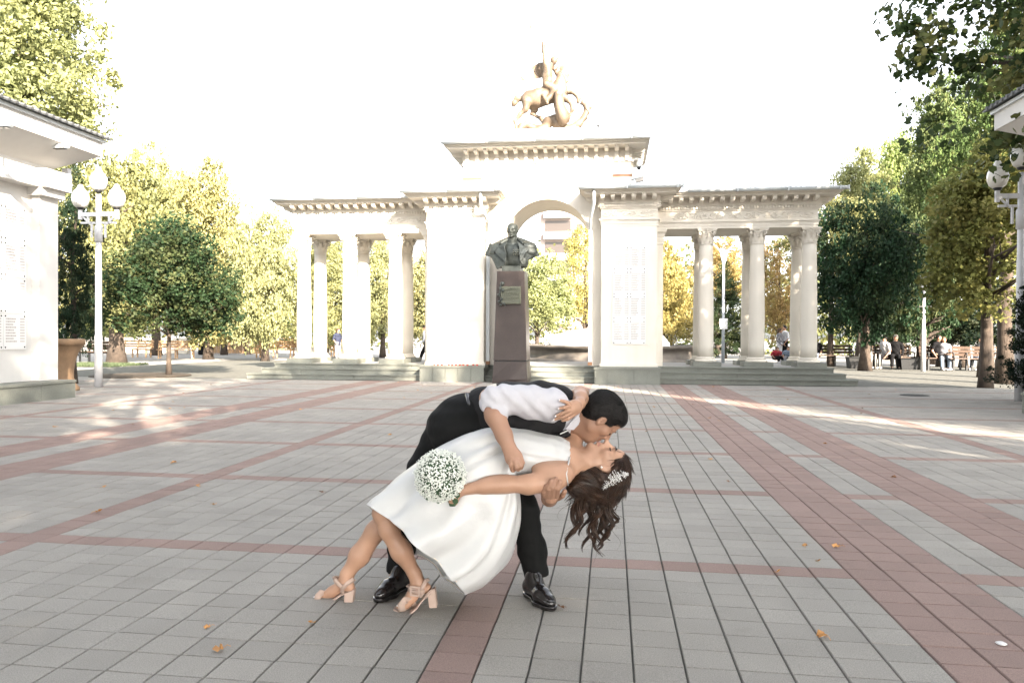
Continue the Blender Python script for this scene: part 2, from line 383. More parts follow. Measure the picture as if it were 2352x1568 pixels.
# ================================================================== MEMORIAL GATE
gate = empty('memorial_gate', label='cream plaster memorial gate with central arch, two colonnades and a horseman on top', cat='gate')
def P_(name, mb, m=M_plaster, parent=gate, bevel=0, **kw): return mb.build(name, m, parent, bevel=bevel, **kw)
ZT = [0., .15, .29, .42]
rb = random.Random(5)
def block_row(parent, x0, x1, y0, y1, z0, z1, bw, m=M_granite, name='block'):
    x = x0
    while x < x1-.05:
        wdt = min(bw*rb.uniform(.8, 1.2), x1-x)
        if x1-(x+wdt) < .3: wdt = x1-x
        MB().box(x+.003, x+wdt-.003, y0+rb.uniform(0, .003), y1, z0, z1-rb.uniform(0, .002)).build(name, m, parent)
        x += wdt
EX = [(-9.95, 6.05), (-9.66, 5.85), (-9.40, 5.63)]
for k in range(3):
    x0, x1 = EX[k]; y0 = 19.4+.27*k
    core = P_('step', MB().box(x0+.04, x1-.04, y0+.05, 23.2, ZT[k], ZT[k+1]-.012), M_granite)
    # riser blocks and nosing slabs, three stretches between the pedestals
    for a, b_ in ((x0, -5.0), (-3.28, -.42), (1.22, x1)):
        block_row(core, a, b_, y0+.015, y0+.05, ZT[k], ZT[k+1]-.03, 1.0)
        block_row(core, a-.01, b_+.01 if b_ == x1 else b_, y0-.02, y0+.45, ZT[k+1]-.03, ZT[k+1], 1.3)
    for xs in (x0+.02, x1-.02):       # end faces
        MB().box(min(xs, xs+.001*0)-.02, xs+.02, y0+.05, 23.2, ZT[k], ZT[k+1]-.03).build('block', M_granite, core)
# platform paving inside
P_('platform', MB().box(-9.36, 5.58, 20.4, 23.1, .40, .424), gm)
# pedestals of grey granite with facing slabs
for (x0, x1, yf) in ((-5.0, -3.28, 19.12), (-.42, 1.22, 18.97)):
    ped = P_('pedestal', MB().box(x0+.03, x1-.03, yf+.04, 22.6, 0, .385), M_granite)
    n = 5; dx = (x1-x0)/n
    for i in range(n): MB().box(x0+i*dx+.004, x0+(i+1)*dx-.004, yf+.01, yf+.04, 0, .37).build('facing_slab', M_granite, ped)
    for i in range(2):
        hx = (x1-x0+.04)/2; MB().box(x0-.02+i*hx+.002, x0-.02+(i+1)*hx-.002, yf-.015, yf+.6, .37, .42).build('coping_slab', M_granite, ped)
# --- columns
def capital_mb():
    b = MB(); r = .175
    b.lathe([(r, 0), (r+.018, .004), (r+.018, .022), (r, .03)], n=24)
    b.lathe([(.165, .03), (.155, .12), (.165, .22), (.20, .32), (.215, .345)], n=24)
    for tier, (z0, hh, rr, n, off) in enumerate(((.03, .17, .168, 8, 0), (.08, .24, .172, 8, math.pi/8))):
        for k in range(n):
            a = off+2*math.pi*k/n; u = np.array([math.cos(a), math.sin(a), 0]); t = np.array([-math.sin(a), math.cos(a), 0]); rows = []
            for s, wd, out in ((0, .055, 0), (.35, .06, .006), (.7, .058, .02), (.92, .045, .055), (1.0, .03, .085), (.93, .02, .10)):
                c = u*(rr+out)+np.array([0, 0, z0+hh*s]); rows.append([c-t*wd*.9, c-t*wd*.45+u*.012, c+u*.020, c+t*wd*.45+u*.012, c+t*wd*.9])
            b.loft(rows, cap=False, closed=False)
    for k in range(4):      # corner volutes
        a = math.pi/4+math.pi/2*k; u = np.array([math.cos(a), math.sin(a), 0]); pts = []; rd = []
        for q in range(15):
            th = q/14*2.6*math.pi; rr = .052*(1-q/17); pts.append(u*(.245+rr*math.sin(th))+np.array([0, 0, .30+rr*math.cos(th)-.01])); rd.append(.019*(1-q/26))
        b.tube([u*.17+np.array([0, 0, .2])]+pts, [.012]+rd, 6)
    for k in range(4):      # inner helices and flower
        a = math.pi/2*k; u = np.array([math.cos(a), math.sin(a), 0]); t = np.array([-math.sin(a), math.cos(a), 0])
        for sg in (-1, 1):
            pts = [u*.205+t*sg*(.04+.026*math.sin(q/8*2*math.pi))+np.array([0, 0, .285+.026*math.cos(q/8*2*math.pi)]) for q in range(8)]
            b.tube(pts, .011, 5)
        b.lathe([(.001, -.03), (.03, -.015), (.034, 0), (.02, .02), (.001, .03)], tuple(u*.235+np.array([0, 0, .375])), 8)
    q = .235
    for z0, z1, e in ((.345, .372, .0), (.372, .405, .02)):   # concave abacus
        ring = lambda z: [(((q+e)*c), ((q+e)*s), z) for c, s in ((1, 1), (.55, .86), (0, .82), (-.55, .86), (-1, 1), (-.86, .55), (-.82, 0), (-.86, -.55), (-1, -1), (-.55, -.86), (0, -.82), (.55, -.86), (1, -1), (.86, -.55), (.82, 0), (.86, .55))]
        b.loft([ring(z0), ring(z1)], smooth=False)
    return b
ZB, ZC = .545, 3.655
shaft = MB().lathe([(.205+(.175-.205)*(max(0, s-.33)/.67)**1.3, s*(ZC-ZB-.13)) for s in [i/10 for i in range(11)]], n=32)
base = MB().lathe([(.275, 0), (.285, .018), (.285, .035), (.27, .052), (.24, .055), (.235, .07), (.245, .085), (.25, .095), (.24, .11), (.212, .115), (.207, .13)], n=32)
plinth = MB().box(-.37, .37, -.34, .34, 0, .125)
col0 = None
COLX = (-8.77, -7.41, -6.07, 2.5, 3.82, 5.15)
sh_me, ba_me, ca_me = shaft.mesh('column_shaft'), base.mesh('column_base'), capital_mb().mesh('capital')
for me in (sh_me, ba_me, ca_me): me.materials.append(M_plaster)
for cyc in (20.5, 21.7):
    for cx in COLX:
        c = bpy.data.objects.new('column', sh_me); link(c, gate); c.location = (cx, cyc, ZB+.13)
        bo = bpy.data.objects.new('column_base', ba_me); link(bo, c); bo.location = (0, 0, -.13)
        co = bpy.data.objects.new('capital', ca_me); link(co, c); co.location = (0, 0, ZC-ZB-.13)
        pm = plinth.build('plinth', M_granite, c); pm.location = (0, 0, .42-ZB-.13)
        mb = MB().box(-.235, .235, -.235, .235, ZC+.405-(ZB+.13), 4.075-(ZB+.13)); mb.build('impost', M_plaster, c)
# engaged pilasters beside the piers
for xs, xe in ((1.14, 1.36), (-5.15, -4.93)):
    P_('pilaster', MB().box(xs, xe, 20.3, 20.7, .42, 3.65))
    P_('pilaster_capital', MB().loft([[(xs-e, 20.3-e, z), (xe+e, 20.3-e, z), (xe+e, 20.7, z), (xs-e, 20.7, z)] for e, z in ((.0, 3.65), (.02, 3.68), (.01, 3.72), (.03, 3.82), (.02, 3.84), (.05, 3.95), (.09, 4.0), (.09, 4.08))], smooth=False))
# --- entablature of a wing or pier: layered boxes
def entab(x0, x1, yf, yb, ends, nm, frieze=True):
    """ends: (left, right) overhang flags"""
    def lay(z0, z1, e, name, m=M_plaster, par=gate):
        return P_(name, MB().box(x0-(e if ends[0] else 0), x1+(e if ends[1] else 0), yf-e, yb+e, z0, z1), m, par)
    a = lay(4.07, 4.135, .0, 'architrave'); lay(4.135, 4.20, .014, 'fascia', par=a); lay(4.20, 4.235, .028, 'fascia', par=a); lay(4.235, 4.262, .055, 'moulding', par=a)
    f = lay(4.262, 4.53, .0, 'frieze')
    c = lay(4.53, 4.56, .03, 'cornice'); lay(4.65, 4.68, .085, 'moulding', par=c)
    lay(4.56, 4.65, .045, 'bed_course', par=c)
    # dentils
    d = MB(); e = .045; x = x0-(e if ends[0] else 0); X1 = x1+(e if ends[1] else 0)
    while x+.045 < X1: d.box(x+.002, x+.045, yf-e-.035, yf-e-.001, 4.575, 4.647); d.box(x+.002, x+.045, yb+e+.001, yb+e+.035, 4.575, 4.647); x += .078
    for side, xx in ((0, x0), (1, x1)):
        if ends[side]:
            y = yf-e
            while y+.045 < yb+e:
                d.box(*((xx-e-.035, xx-e-.001) if side == 0 else (xx+e+.001, xx+e+.035)), y+.002, y+.045, 4.575, 4.647); y += .078
    d.build('dentil_course', M_plaster, c, kind='stuff')
    # modillions
    md = MB(); md.prism([(0, 0), (-.30, 0), (-.30, -.05), (-.26, -.095), (-.12, -.11), (0, -.125)], -.052, .052, lambda p, h: (h, p[0], p[1]))
    mme = md.mesh('modillion'); mme.materials.append(M_plaster)
    xs = x0-(.05 if ends[0] else 0)+.09
    while xs < x1+(.05 if ends[1] else 0):
        o = bpy.data.objects.new('modillion', mme); link(o, c); o.location = (xs, yf-.08, 4.85)
        o2 = bpy.data.objects.new('modillion', mme); link(o2, c); o2.location = (xs, yb+.08, 4.85); o2.rotation_euler.z = math.pi
        xs += .262
    for side, xx in ((0, x0-.08), (1, x1+.08)):
        if ends[side]:
            y = yf+.1
            while y < yb:
                o = bpy.data.objects.new('modillion', mme); link(o, c); o.location = (xx, y, 4.85); o.rotation_euler.z = -math.pi/2 if side == 0 else math.pi/2; o.rotation_euler.z *= -1 if False else 1
                if side == 0: o.rotation_euler.z = math.pi/2*-1+math.pi if False else -math.pi/2+0
                o.rotation_euler.z = math.pi/2 if side == 1 else -math.pi/2
                y += .262
    lay(4.68, 4.85, .07, 'modillion_band', par=c)
    lay(4.85, 4.90, .42, 'corona', par=c); lay(4.90, 4.945, .47, 'moulding', par=c); lay(4.945, 4.985, .53, 'moulding', par=c)
    return c, f
def scrolls(x0, x1, yf, par, z0=4.29, z1=4.505):
    """acanthus scroll relief on the frieze"""
    b = MB(); n = max(1, round((x1-x0)/.48)); d = (x1-x0)/n; zc = (z0+z1)/2
    for k in range(n):
        xc = x0+(k+.5)*d; sg = 1 if k % 2 else -1
        for s2 in (-1, 1):
            pts = [(xc+s2*(.09+.075*(1-q/16)*math.cos(q*.62)), yf-.004, zc+sg*s2*.07*(1-q/18)*math.sin(q*.62)) for q in range(14)]
            b.tube(pts, [.014*(1-q/20) for q in range(14)], 5)
            b.tube([(xc+s2*.02, yf, zc-.08), (xc+s2*.05, yf-.006, zc-.02), (xc+s2*.02, yf-.004, zc+.05), (xc+s2*.06, yf, zc+.095)], [.006, .014, .010, .004], 5)
        b.tube([(xc-d/2, yf-.002, zc+sg*.05), (xc-d*.2, yf-.006, zc+sg*.09), (xc+d*.2, yf-.006, zc-sg*.09), (xc+d/2, yf-.002, zc-sg*.05)], .010, 5)
        b.lathe([(.001, -.02), (.025, -.012), (.03, 0), (.02, .015), (.001, .02)], (xc, yf-.004, zc), 8)
    b.build('scroll_relief', M_plaster, par)
def roof(x0, x1, y0, y1, z, nm='roof', rise=.16, ridge=True, humps=True):
    r = P_('roof', MB().box(x0, x1, y0, y1, z-.001, z+.02), M_roof)
    b = MB(); cyy = (y0+y1)/2; e = .35
    b.add([(x0+.02, y0+.02, z+.02), (x1-.02, y0+.02, z+.02), (x1-e, cyy, z+rise), (x0+e, cyy, z+rise), (x0+.02, y1-.02, z+.02), (x1-.02, y1-.02, z+.02)],
          [(0, 1, 2, 3), (4, 3, 2, 5), (0, 3, 4), (1, 5, 2)]); b.build('roof_sheet', M_roof, r)
    if humps:
        t = MB(); x = x0+.05
        while x < x1-.03:
            t.tube([(x, y0+.01, z+.028), (x, y0+.25, z+.028+rise*.25/(cyy-y0))], .022, 6); x += .125
        t.build('roof_tile_edge', M_roof, r, kind='stuff')
    # half round gutter in lengths
    g = 0; x = x0-.02
    while x < x1:
        L = min(1.25, x1+.02-x)
        q = MB().loft([[(xx, y0-.01+.065*math.sin(t), z+.01-.075*math.cos(t)) for t in [-1.7+i*.34 for i in range(11)]] for xx in (x+.004, x+L-.004)], smooth=True)
        q.build('gutter', M_gutter, r); MB().box(x+L-.02, x+L+.01, y0-.085, y0-.004, z-.07, z+.03).build('gutter_joint', M_gutter, r); x += L
    return r
# wings
cw, fw = entab(1.176, 5.30, 20.27, 21.93, (False, True), 'r'); scrolls(1.6, 5.25, 20.27, fw); roof(1.95, 5.86, 19.71, 22.49, 4.99)
cw, fw = entab(-8.93, -4.946, 20.27, 21.93, (True, False), 'l'); roof(-9.42, -5.4, 19.71, 22.49, 4.99)
scrolls(-8.88, -5.1, 20.27, fw)
# piers
for (x0, x1, ends, sc) in ((-.27, 1.16, (True, True), True), (-4.93, -3.38, (True, True), True)):
    pr = P_('pier', MB().box(x0, x1, 19.65, 22.3, .42, 4.075)); MB().box(x0-.04, x1+.04, 19.6, 22.35, .42, .50).build('pier_base', M_plaster, pr)
    c, f = entab(x0-.012, x1+.012, 19.64, 22.31, ends, 'p'); scrolls(x0+.02, x1-.02, 19.64, f)
roof(-.85, 1.75, 19.08, 22.9, 5.002, rise=.14); roof(-5.52, -2.85, 19.08, 22.9, 5.002, rise=.14)
# central arch wall with an opening
ax0, ax1, ay0, ay1 = -4.02, .50, 20.0, 21.95
oc, orad, spring = -1.72, 1.175, 3.72
n = 28; arc = [(oc+orad*math.cos(math.pi*(1-i/n)), spring+orad*math.sin(math.pi*i/n)) for i in range(n+1)]
wall = MB()
for y, flip in ((ay0, False), (ay1, True)):
    vs = []; fs = []
    prof = [(oc-orad, .42)]+arc+[(oc+orad, .42)]
    top = [(ax0, .42)]+[(ax0+(ax1-ax0)*max(0, min(1, (p[0]-(oc-orad))/(2*orad))), 6.0) for p in arc]+[(ax1, .42)]
    for p in prof: vs.append((p[0], y, p[1]))
    for p in top: vs.append((p[0], y, p[1]))
    k = len(prof)
    for i in range(k-1):
        if i == 0: f = (0, 1, k+1, k)
        elif i == k-2: f = (k-2, k-1, 2*k-1, 2*k-2)
        else: f = (i, i+1, k+i+1, k+i)
        fs.append(f if flip else f[::-1])
    wall.add(vs, fs)
wall.add([(ax0, ay0, .42), (ax0, ay1, .42), (ax0, ay1, 6), (ax0, ay0, 6)], [(0, 3, 2, 1)]); wall.add([(ax1, ay0, .42), (ax1, ay1, .42), (ax1, ay1, 6), (ax1, ay0, 6)], [(0, 1, 2, 3)])
prof = [(oc-orad, .42)]+arc+[(oc+orad, .42)]
wall.loft([[(p[0], ay0, p[1]) for p in prof], [(p[0], ay1, p[1]) for p in prof]], cap=False, closed=False, smooth=True)
wl = P_('arch_wall', wall)
arcb = MB().loft([[(oc+(orad+e)*math.cos(math.pi*(1-i/n)), yy, spring+(orad+e)*math.sin(math.pi*i/n)) for e, yy in ((-.02, ay0-.012), (.07, ay0-.012), (.07, ay0+.02), (-.02, ay0+.02))] for i in range(n+1)], smooth=False)
arcb.build('archivolt', M_plaster, wl)
for xx, sx in ((.26, 1), (-3.78, -1)):         # small louvred openings and ledges at the shoulders of the arch
    vf = MB(); vf.box(xx-.28, xx+.28, ay0-.02, ay0-.002, 5.40, 5.42); vf.box(xx-.28, xx+.28, ay0-.02, ay0-.002, 5.50, 5.52); vf.box(xx-.28, xx-.26, ay0-.02, ay0-.002, 5.42, 5.50); vf.box(xx+.26, xx+.28, ay0-.02, ay0-.002, 5.42, 5.50)
    v = vf.build('vent_frame', M_plaster, wl); MB().box(xx-.26, xx+.26, ay0-.006, ay0-.001, 5.42, 5.50).build('vent_grille', mat('rusty_vent', (.20, .11, .07), .8), v)
P_('attic_ledge', MB().box(-.55, .58, ay0-.10, ay0, 5.12, 5.26), M_plaster, wl)
# attic and its cornice
at = P_('attic', MB().box(ax0-.03, ax1+.03, ay0-.03, ay1+.03, 5.83, 5.87))
P_('attic_band', MB().box(ax0-.005, ax1+.005, ay0-.005, ay1+.005, 5.87, 6.10), M_plaster, at)
P_('corona', MB().box(ax0-.36, ax1+.36, ay0-.46, ay1+.40, 6.19, 6.24), M_plaster, at); P_('moulding', MB().box(ax0-.42, ax1+.42, ay0-.52, ay1+.44, 6.24, 6.28), M_plaster, at)
P_('moulding', MB().box(ax0-.45, ax1+.45, ay0-.56, ay1+.46, 6.28, 6.33), M_plaster, at); P_('attic_frieze', MB().box(ax0-.02, ax1+.02, ay0-.02, ay1+.02, 6.10, 6.19), M_plaster, at)
mb = MB(); mb.prism([(0, 0), (-.34, 0), (-.34, -.05), (-.30, -.08), (-.06, -.10), (-.04, -.34), (0, -.34)], -.05, .05, lambda p, h: (h, p[0], p[1])); am = mb.mesh('bracket'); am.materials.append(M_plaster)
for i in range(17):
    o = bpy.data.objects.new('bracket', am); link(o, at); o.location = (ax0+.12+i*(ax1-ax0-.24)/16, ay0-.02, 6.19)
for i in range(6):
    for xx, rz in ((ax1+.02, math.pi/2), (ax0-.02, -math.pi/2)):
        o = bpy.data.objects.new('bracket', am); link(o, at); o.location = (xx, ay0+.2+i*.3, 6.19); o.rotation_euler.z = rz
roof(ax0-.47, ax1+.47, ay0-.60, ay1+.5, 6.34, rise=.12)
P_('statue_base', MB().box(-3.0, -.9, 20.3, 21.3, 6.36, 6.86), M_plaster)
# downpipes
for xx, s in ((-.56, 1), (-3.30, -1)):
    p = MB().box(xx-.045, xx+.045, 19.80, 19.89, .50, 4.0); dp = P_('downpipe', p, M_gutter)
    MB().tube([(xx, 19.845, 3.98), (xx, 19.84, 4.30), (xx+.10*s, 19.22, 4.62), (xx+.10*s, 19.15, 4.95)], .045, 4).build('downpipe_elbow', M_gutter, dp)
    MB().box(xx-.055, xx+.055, 19.78, 19.90, .44, .53).build('downpipe_shoe', mat('rusty_brown', (.25, .13, .07), .8), dp)
    for z in (1.4, 2.6, 3.8): MB().box(xx-.052, xx+.052, 19.79, 19.9, z, z+.03).build('pipe_clip', M_gutter, dp)
# name plaques on the piers
def name_plaque(parent, frame, W, Hh, cols, rows, seed, rowh=.045):
    """frame(u, v, w): u across, v up, w out of the wall"""
    r = random.Random(seed); pw, ph = W/cols, Hh/rows
    for i in range(cols):
        for j in range(rows):
            b = MB(); u0, u1, v0, v1 = i*pw+.004, (i+1)*pw-.004, j*ph+.004, (j+1)*ph-.004
            vs = [frame(u, v, w_) for w_ in (0.002, .022) for u, v in ((u0, v0), (u1, v0), (u1, v1), (u0, v1))]
            b.add(vs, [(4, 5, 6, 7), (0, 1, 5, 4), (1, 2, 6, 5), (2, 3, 7, 6), (3, 0, 4, 7)]); pl = b.build('name_plaque', M_plate, parent)
            t = MB(); v = v1-.10
            while v > v0+.09:
                x = u0+.05; wd = pw*r.uniform(.28, .46)
                while x < u0+.05+wd:
                    l = r.uniform(.012, .03); h = rowh*.45
                    t.add([frame(a, c, .0235) for a, c in ((x, v), (x+l, v), (x+l, v+h), (x, v+h))], [(0, 1, 2, 3)]); x += l+.008
                x = u0+pw*.72
                for q in range(4): t.add([frame(a, c, .0235) for a, c in ((x, v), (x+.018, v), (x+.018, v+rowh*.45), (x, v+rowh*.45))], [(0, 1, 2, 3)]); x += .026
                v -= rowh
            t.build('lettering', M_letter, pl, kind='stuff')
            rv = MB()
            for (u, v) in ((u0+.04, v0+.04), (u1-.04, v0+.04), (u1-.04, v1-.04), (u0+.04, v1-.04)):
                ring = [[frame(u+rr*math.cos(a*math.pi/4), v+rr*math.sin(a*math.pi/4), ww) for a in range(8)] for rr, ww in ((.014, .022), (.014, .028), (.006, .033))]
                rv.loft(ring)
            rv.build('rivets', M_dark, pl)
name_plaque(gate, lambda u, v, w_: (.02+u, 19.65-w_, 1.0+v), .86, 2.55, 2, 4, 3)
name_plaque(gate, lambda u, v, w_: (-4.62+u, 19.65-w_, 1.0+v), .86, 2.55, 2, 4, 9)
settle(gate, (-1.95, 20.5, 0))

# dome camera and floodlight fixed to the attic
cv = empty('dome_camera', label='white dome security camera with black lens under the attic eave', cat='camera')
MB().tube([(.52, 20.3, 5.86), (.60, 20.25, 5.95), (.70, 20.2, 5.92)], .035, 8).build('camera_arm', M_gutter, cv)
MB().lathe([(.001, .22), (.04, .20), (.055, .12), (.075, .04), (.08, -.02), (.001, -.02)], (.70, 20.2, 5.74), 16).build('housing', M_gutter, cv)
MB().lathe([(.001, -.10), (.035, -.085), (.055, -.05), (.06, -.02), (.001, -.02)], (.70, 20.2, 5.74), 16).build('lens', M_glass, cv); settle(cv, (.52, 20.3, 5.86))
fl = empty('floodlight', label='grey floodlight on a slanting arm at the right shoulder of the arch', cat='floodlight')
MB().tube([(.5, 20.3, 5.40), (.85, 20.2, 5.48), (1.25, 20.1, 5.60)], [.03, .025, .012], 6).build('arm', M_gutter, fl)
MB().obox((.72, 20.15, 5.36), (.10, 0, .03), (0, .07, 0), (-.015, 0, .045)).build('lamp_head', mat('grey_metal', (.3, .28, .26), .5), fl); settle(fl, (.5, 20.3, 5.4))
for (x, z, lb) in ((XY(836, 21.1), 5.15, 'low metal roof vent on the left wing roof'), (XY(1797, 21.1), 5.10, 'low metal roof vent on the right wing roof')):
    t = MB().lathe([(.10, 0), (.10, .12), (.20, .13), (.17, .16), (.001, .22)], (x, 21.1, z), 14); tag(t.build('roof_vent', M_gutter), lb, 'roof vent', 'roof vents on the gate')
# red carnations laid on the left pedestal
rc = random.Random(8)
for i in range(11):
    x = -4.6+i*.115+rc.uniform(-.04, .04); y = 19.2+rc.uniform(-.02, .06)
    f = empty('carnation', (x, y, .42), label='red carnation laid on the coping of the left granite pedestal', cat='flower', group='carnations on the left pedestal')
    MB().tube([(0, 0, .01), (.08, .14, .012)], .004, 5).build('stem', M_green, f)
    MB().lathe([(.001, 0), (.02, .005), (.034, .03), (.028, .04), (.001, .035)], (-.01, -.01, .0), 8).build('bloom', mat('red_petal', (.5, .05, .03), .7), f)

# ================================================================== TREES
def crown_mesh(name, seed, n_clump, per, leaf, clump_r, blobs, shape='quad', flat=.6, shell=.55, droop=0., zs=1.):
    r = np.random.default_rng(seed)
    vol = np.array([b[3]*b[4]*b[5] for b in blobs])**(2/3); pick = r.choice(len(blobs), n_clump, p=vol/vol.sum())
    B = np.array(blobs)[pick]; d = r.normal(size=(n_clump, 3)); d /= np.linalg.norm(d, axis=1)[:, None]
    rad = (shell+(1-shell)*r.random(n_clump)**.5)*(1+.16*r.normal(size=n_clump).clip(-1.8, 1.3))
    C = B[:, :3]+d*B[:, 3:]*rad[:, None]
    ct = r.random(n_clump); cau = r.random(n_clump)
    N = n_clump*per; ci = np.repeat(np.arange(n_clump), per)
    off = r.normal(size=(N, 3)); off /= np.linalg.norm(off, axis=1)[:, None]; off *= (r.random(N)**.45)[:, None]*clump_r*(.45+1.15*r.random(n_clump))[ci][:, None]; off[:, 2] *= flat
    if droop: off[:, 2] -= droop*(off[:, 0]**2+off[:, 1]**2)/clump_r
    off[:, 2] *= zs; L = C[ci]+off; ZS = np.array([1, 1, zs])
    nrm = r.normal(size=(N, 3))*.75; nrm[:, 2] += .55; nrm += off/clump_r*.5; nrm /= np.linalg.norm(nrm, axis=1)[:, None]
    t = np.cross(nrm, r.normal(size=(N, 3))); t /= np.linalg.norm(t, axis=1)[:, None]; b = np.cross(nrm, t); t = t*ZS; b = b*ZS; nrm = nrm*ZS
    s = leaf*(.65+.7*r.random(N))[:, None]
    if shape == 'quad':
        V = np.stack([L-t*s*.5, L+b*s*.33+nrm*s*.06, L+t*s*.5, L-b*s*.33+nrm*s*.06], 1); k = 4
    else:       # five lobed leaf outline
        ang = np.array([-90, -35, -5, 22, 50, 90, 130, 158, 185, 215])*math.pi/180; rr = np.array([.30, .34, .62, .38, .66, .80, .66, .38, .62, .34])*.72
        ang = np.append(ang, []); k = len(ang)
        V = np.stack([L+(t*math.cos(a)+b*math.sin(a))*s*q*1.0-nrm*s*.12*q for a, q in zip(ang, rr)], 1)
    F = np.arange(N*k).reshape(N, k)
    me = npmesh(name, V.reshape(-1, 3), F)
    col = np.zeros((N, 4), np.float32); col[:, 0] = (.5*ct[ci]+.5*r.random(N)); col[:, 1] = np.clip((cau[ci]-.45)*1.6+.35*(r.random(N)-.5), 0, 1); col[:, 3] = 1
    a = me.attributes.new('tint', 'FLOAT_COLOR', 'FACE'); a.data.foreach_set('color', col.ravel())
    me.materials.append(M_leaf); return me
ROUND = [(0, 0, .46, .78, .78, .38), (-.45, .2, .34, .55, .55, .26), (.5, -.2, .38, .52, .55, .28), (.12, .1, .84, .34, .34, .17), (-.3, -.3, .66, .42, .42, .24), (.4, .3, .68, .36, .36, .2), (.0, -.5, .3, .5, .45, .2)]
TALL = [(0, 0, .5, .75, .75, .48), (.3, .1, .3, .62, .62, .28), (-.35, 0, .38, .58, .58, .3), (.05, 0, .85, .36, .36, .17), (-.15, .1, .68, .5, .5, .22), (.25, -.1, .62, .48, .48, .24)]
CONE = [(0, 0, .12, .95, .95, .14), (0, 0, .3, .8, .8, .16), (0, 0, .48, .6, .6, .16), (0, 0, .66, .42, .42, .16), (0, 0, .84, .22, .22, .16)]
LOOSE = [(0, 0, .5, .7, .7, .42), (.5, .1, .35, .45, .45, .22), (-.5, .2, .5, .42, .42, .25), (.2, -.3, .75, .4, .4, .2), (-.15, 0, .88, .3, .3, .12), (-.3, -.3, .25, .45, .45, .16)]
CR_ = {'round': [crown_mesh('leaf_crown', s, 400, 66, .048, .155, ROUND, flat=.75, zs=.55) for s in (1, 2, 3)],
       'tall': [crown_mesh('leaf_crown', s, 560, 60, .048, .15, TALL, flat=.75, zs=.42) for s in (4, 5)],
       'cone': [crown_mesh('leaf_crown', 6, 420, 75, .045, .13, CONE, flat=.6, shell=.4, droop=.3, zs=.35)],
       'loose': [crown_mesh('leaf_crown', s, 230, 60, .048, .16, LOOSE, shell=.5, flat=.75, zs=.5) for s in (7, 8)]}
def trunk_mb(h, r0, hz, spread, seed, nb=7, lean=0.):
    r = random.Random(seed); b = MB(); pts = []; rd = []
    for i in range(9):
        s = i/8; pts.append((lean*s+.04*r.uniform(-1, 1)*s*h*.3, .04*r.uniform(-1, 1)*s*h*.3, h*s-.04)); rd.append(r0*(1.35 if i == 0 else 1)*(1-.78*s))
    b.tube(pts, rd, 10)
    for k in range(nb):
        s = r.uniform(hz/h, .8); z = s*h; a = r.uniform(0, 6.28); L = spread*r.uniform(.55, .9); i = min(7, int(s*8)); p0 = np.array(pts[i])*(1-(s*8-i))+np.array(pts[i+1])*(s*8-i)
        d = np.array([math.cos(a), math.sin(a), .55]); q = [p0, p0+d*L*.35+np.array([0, 0, .05*L]), p0+d*L*.7, p0+d*L]
        b.tube(q, [r0*(.45), r0*.3, r0*.18, r0*.06], 6)
        for m_ in range(2):
            d2 = np.array([math.cos(a+r.uniform(-1, 1)), math.sin(a+r.uniform(-1, 1)), .4]); b.tube([q[1+m_], q[1+m_]+d2*L*.3, q[1+m_]+d2*L*.55], [r0*.2, r0*.11, r0*.03], 5)
    return b
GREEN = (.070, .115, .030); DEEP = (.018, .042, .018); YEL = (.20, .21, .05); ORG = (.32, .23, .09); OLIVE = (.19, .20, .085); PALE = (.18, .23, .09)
tn = [0]
def tree(x, y, rx, z0, z1, kind, col, autumn, label, name='park_tree', group=None, r0=None, ry=None, trunk=True, rz=None, lean=0.):
    tn[0] += 1; k = tn[0]; t = empty(name, (x, y, 0), label=label, cat='tree', group=group)
    me = CR_[kind][k % len(CR_[kind])]; o = bpy.data.objects.new('crown', me); link(o, t)
    o.location = (0, 0, z0); o.scale = (rx, ry or rx, (z1-z0)); o.rotation_euler.z = k*1.7 if rz is None else rz
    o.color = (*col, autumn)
    if trunk: trunk_mb(z0+(z1-z0)*.75, r0 or max(.12, (z1)*.022), max(z0*.9, .8), rx*.8, k, lean=lean).build('trunk', M_bark, t)
    return t
def treepx(xl, xr, yt, yb, Y, kind, col, autumn, label, xb=None, **kw):
    a, b = AY(xl, (yt+yb)/2, Y), AY(xr, (yt+yb)/2, Y); z1 = AY((xl+xr)/2, yt, Y)[2]; z0 = AY((xl+xr)/2, yb, Y)[2]
    return tree((a[0]+b[0])/2, Y, (b[0]-a[0])/2, z0, z1, kind, col, autumn, label, **kw)
# left side
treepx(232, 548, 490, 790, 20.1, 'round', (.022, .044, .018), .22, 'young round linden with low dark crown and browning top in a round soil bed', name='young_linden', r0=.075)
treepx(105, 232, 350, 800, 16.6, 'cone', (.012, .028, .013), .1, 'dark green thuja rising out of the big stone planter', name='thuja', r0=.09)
treepx(-160, 262, -120, 470, 27, 'tall', (.23, .25, .11), .3, 'very tall sunlit tree above the left building roof', name='tall_plane_tree')
treepx(120, 420, 335, 770, 28.5, 'round', OLIVE, .6, 'thick trunked tree with yellowing crown behind the white left lamp post', r0=.33)
treepx(360, 600, 372, 800, 35, 'tall', (.28, .27, .12), .45, 'tall golden green tree left of the colonnade, between linden and gate')
treepx(250, 470, 330, 720, 41, 'round', (.26, .26, .12), .3, 'round yellow green tree rising behind the young linden')
treepx(520, 700, 465, 815, 33, 'round', (.26, .27, .13), .3, 'pale yellow green tree touching the left end of the colonnade roof')
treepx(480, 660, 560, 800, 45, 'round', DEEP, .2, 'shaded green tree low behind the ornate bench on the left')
treepx(660, 840, 520, 800, 36, 'tall', (.25, .26, .12), .3, 'sunlit tree seen between the first and second left columns')
treepx(800, 960, 530, 800, 40, 'round', (.26, .27, .13), .3, 'sunlit tree seen between the second and third left columns')
treepx(890, 1080, 560, 800, 34, 'round', (.26, .26, .13), .35, 'sunlit tree seen between the third left column and the left pier')
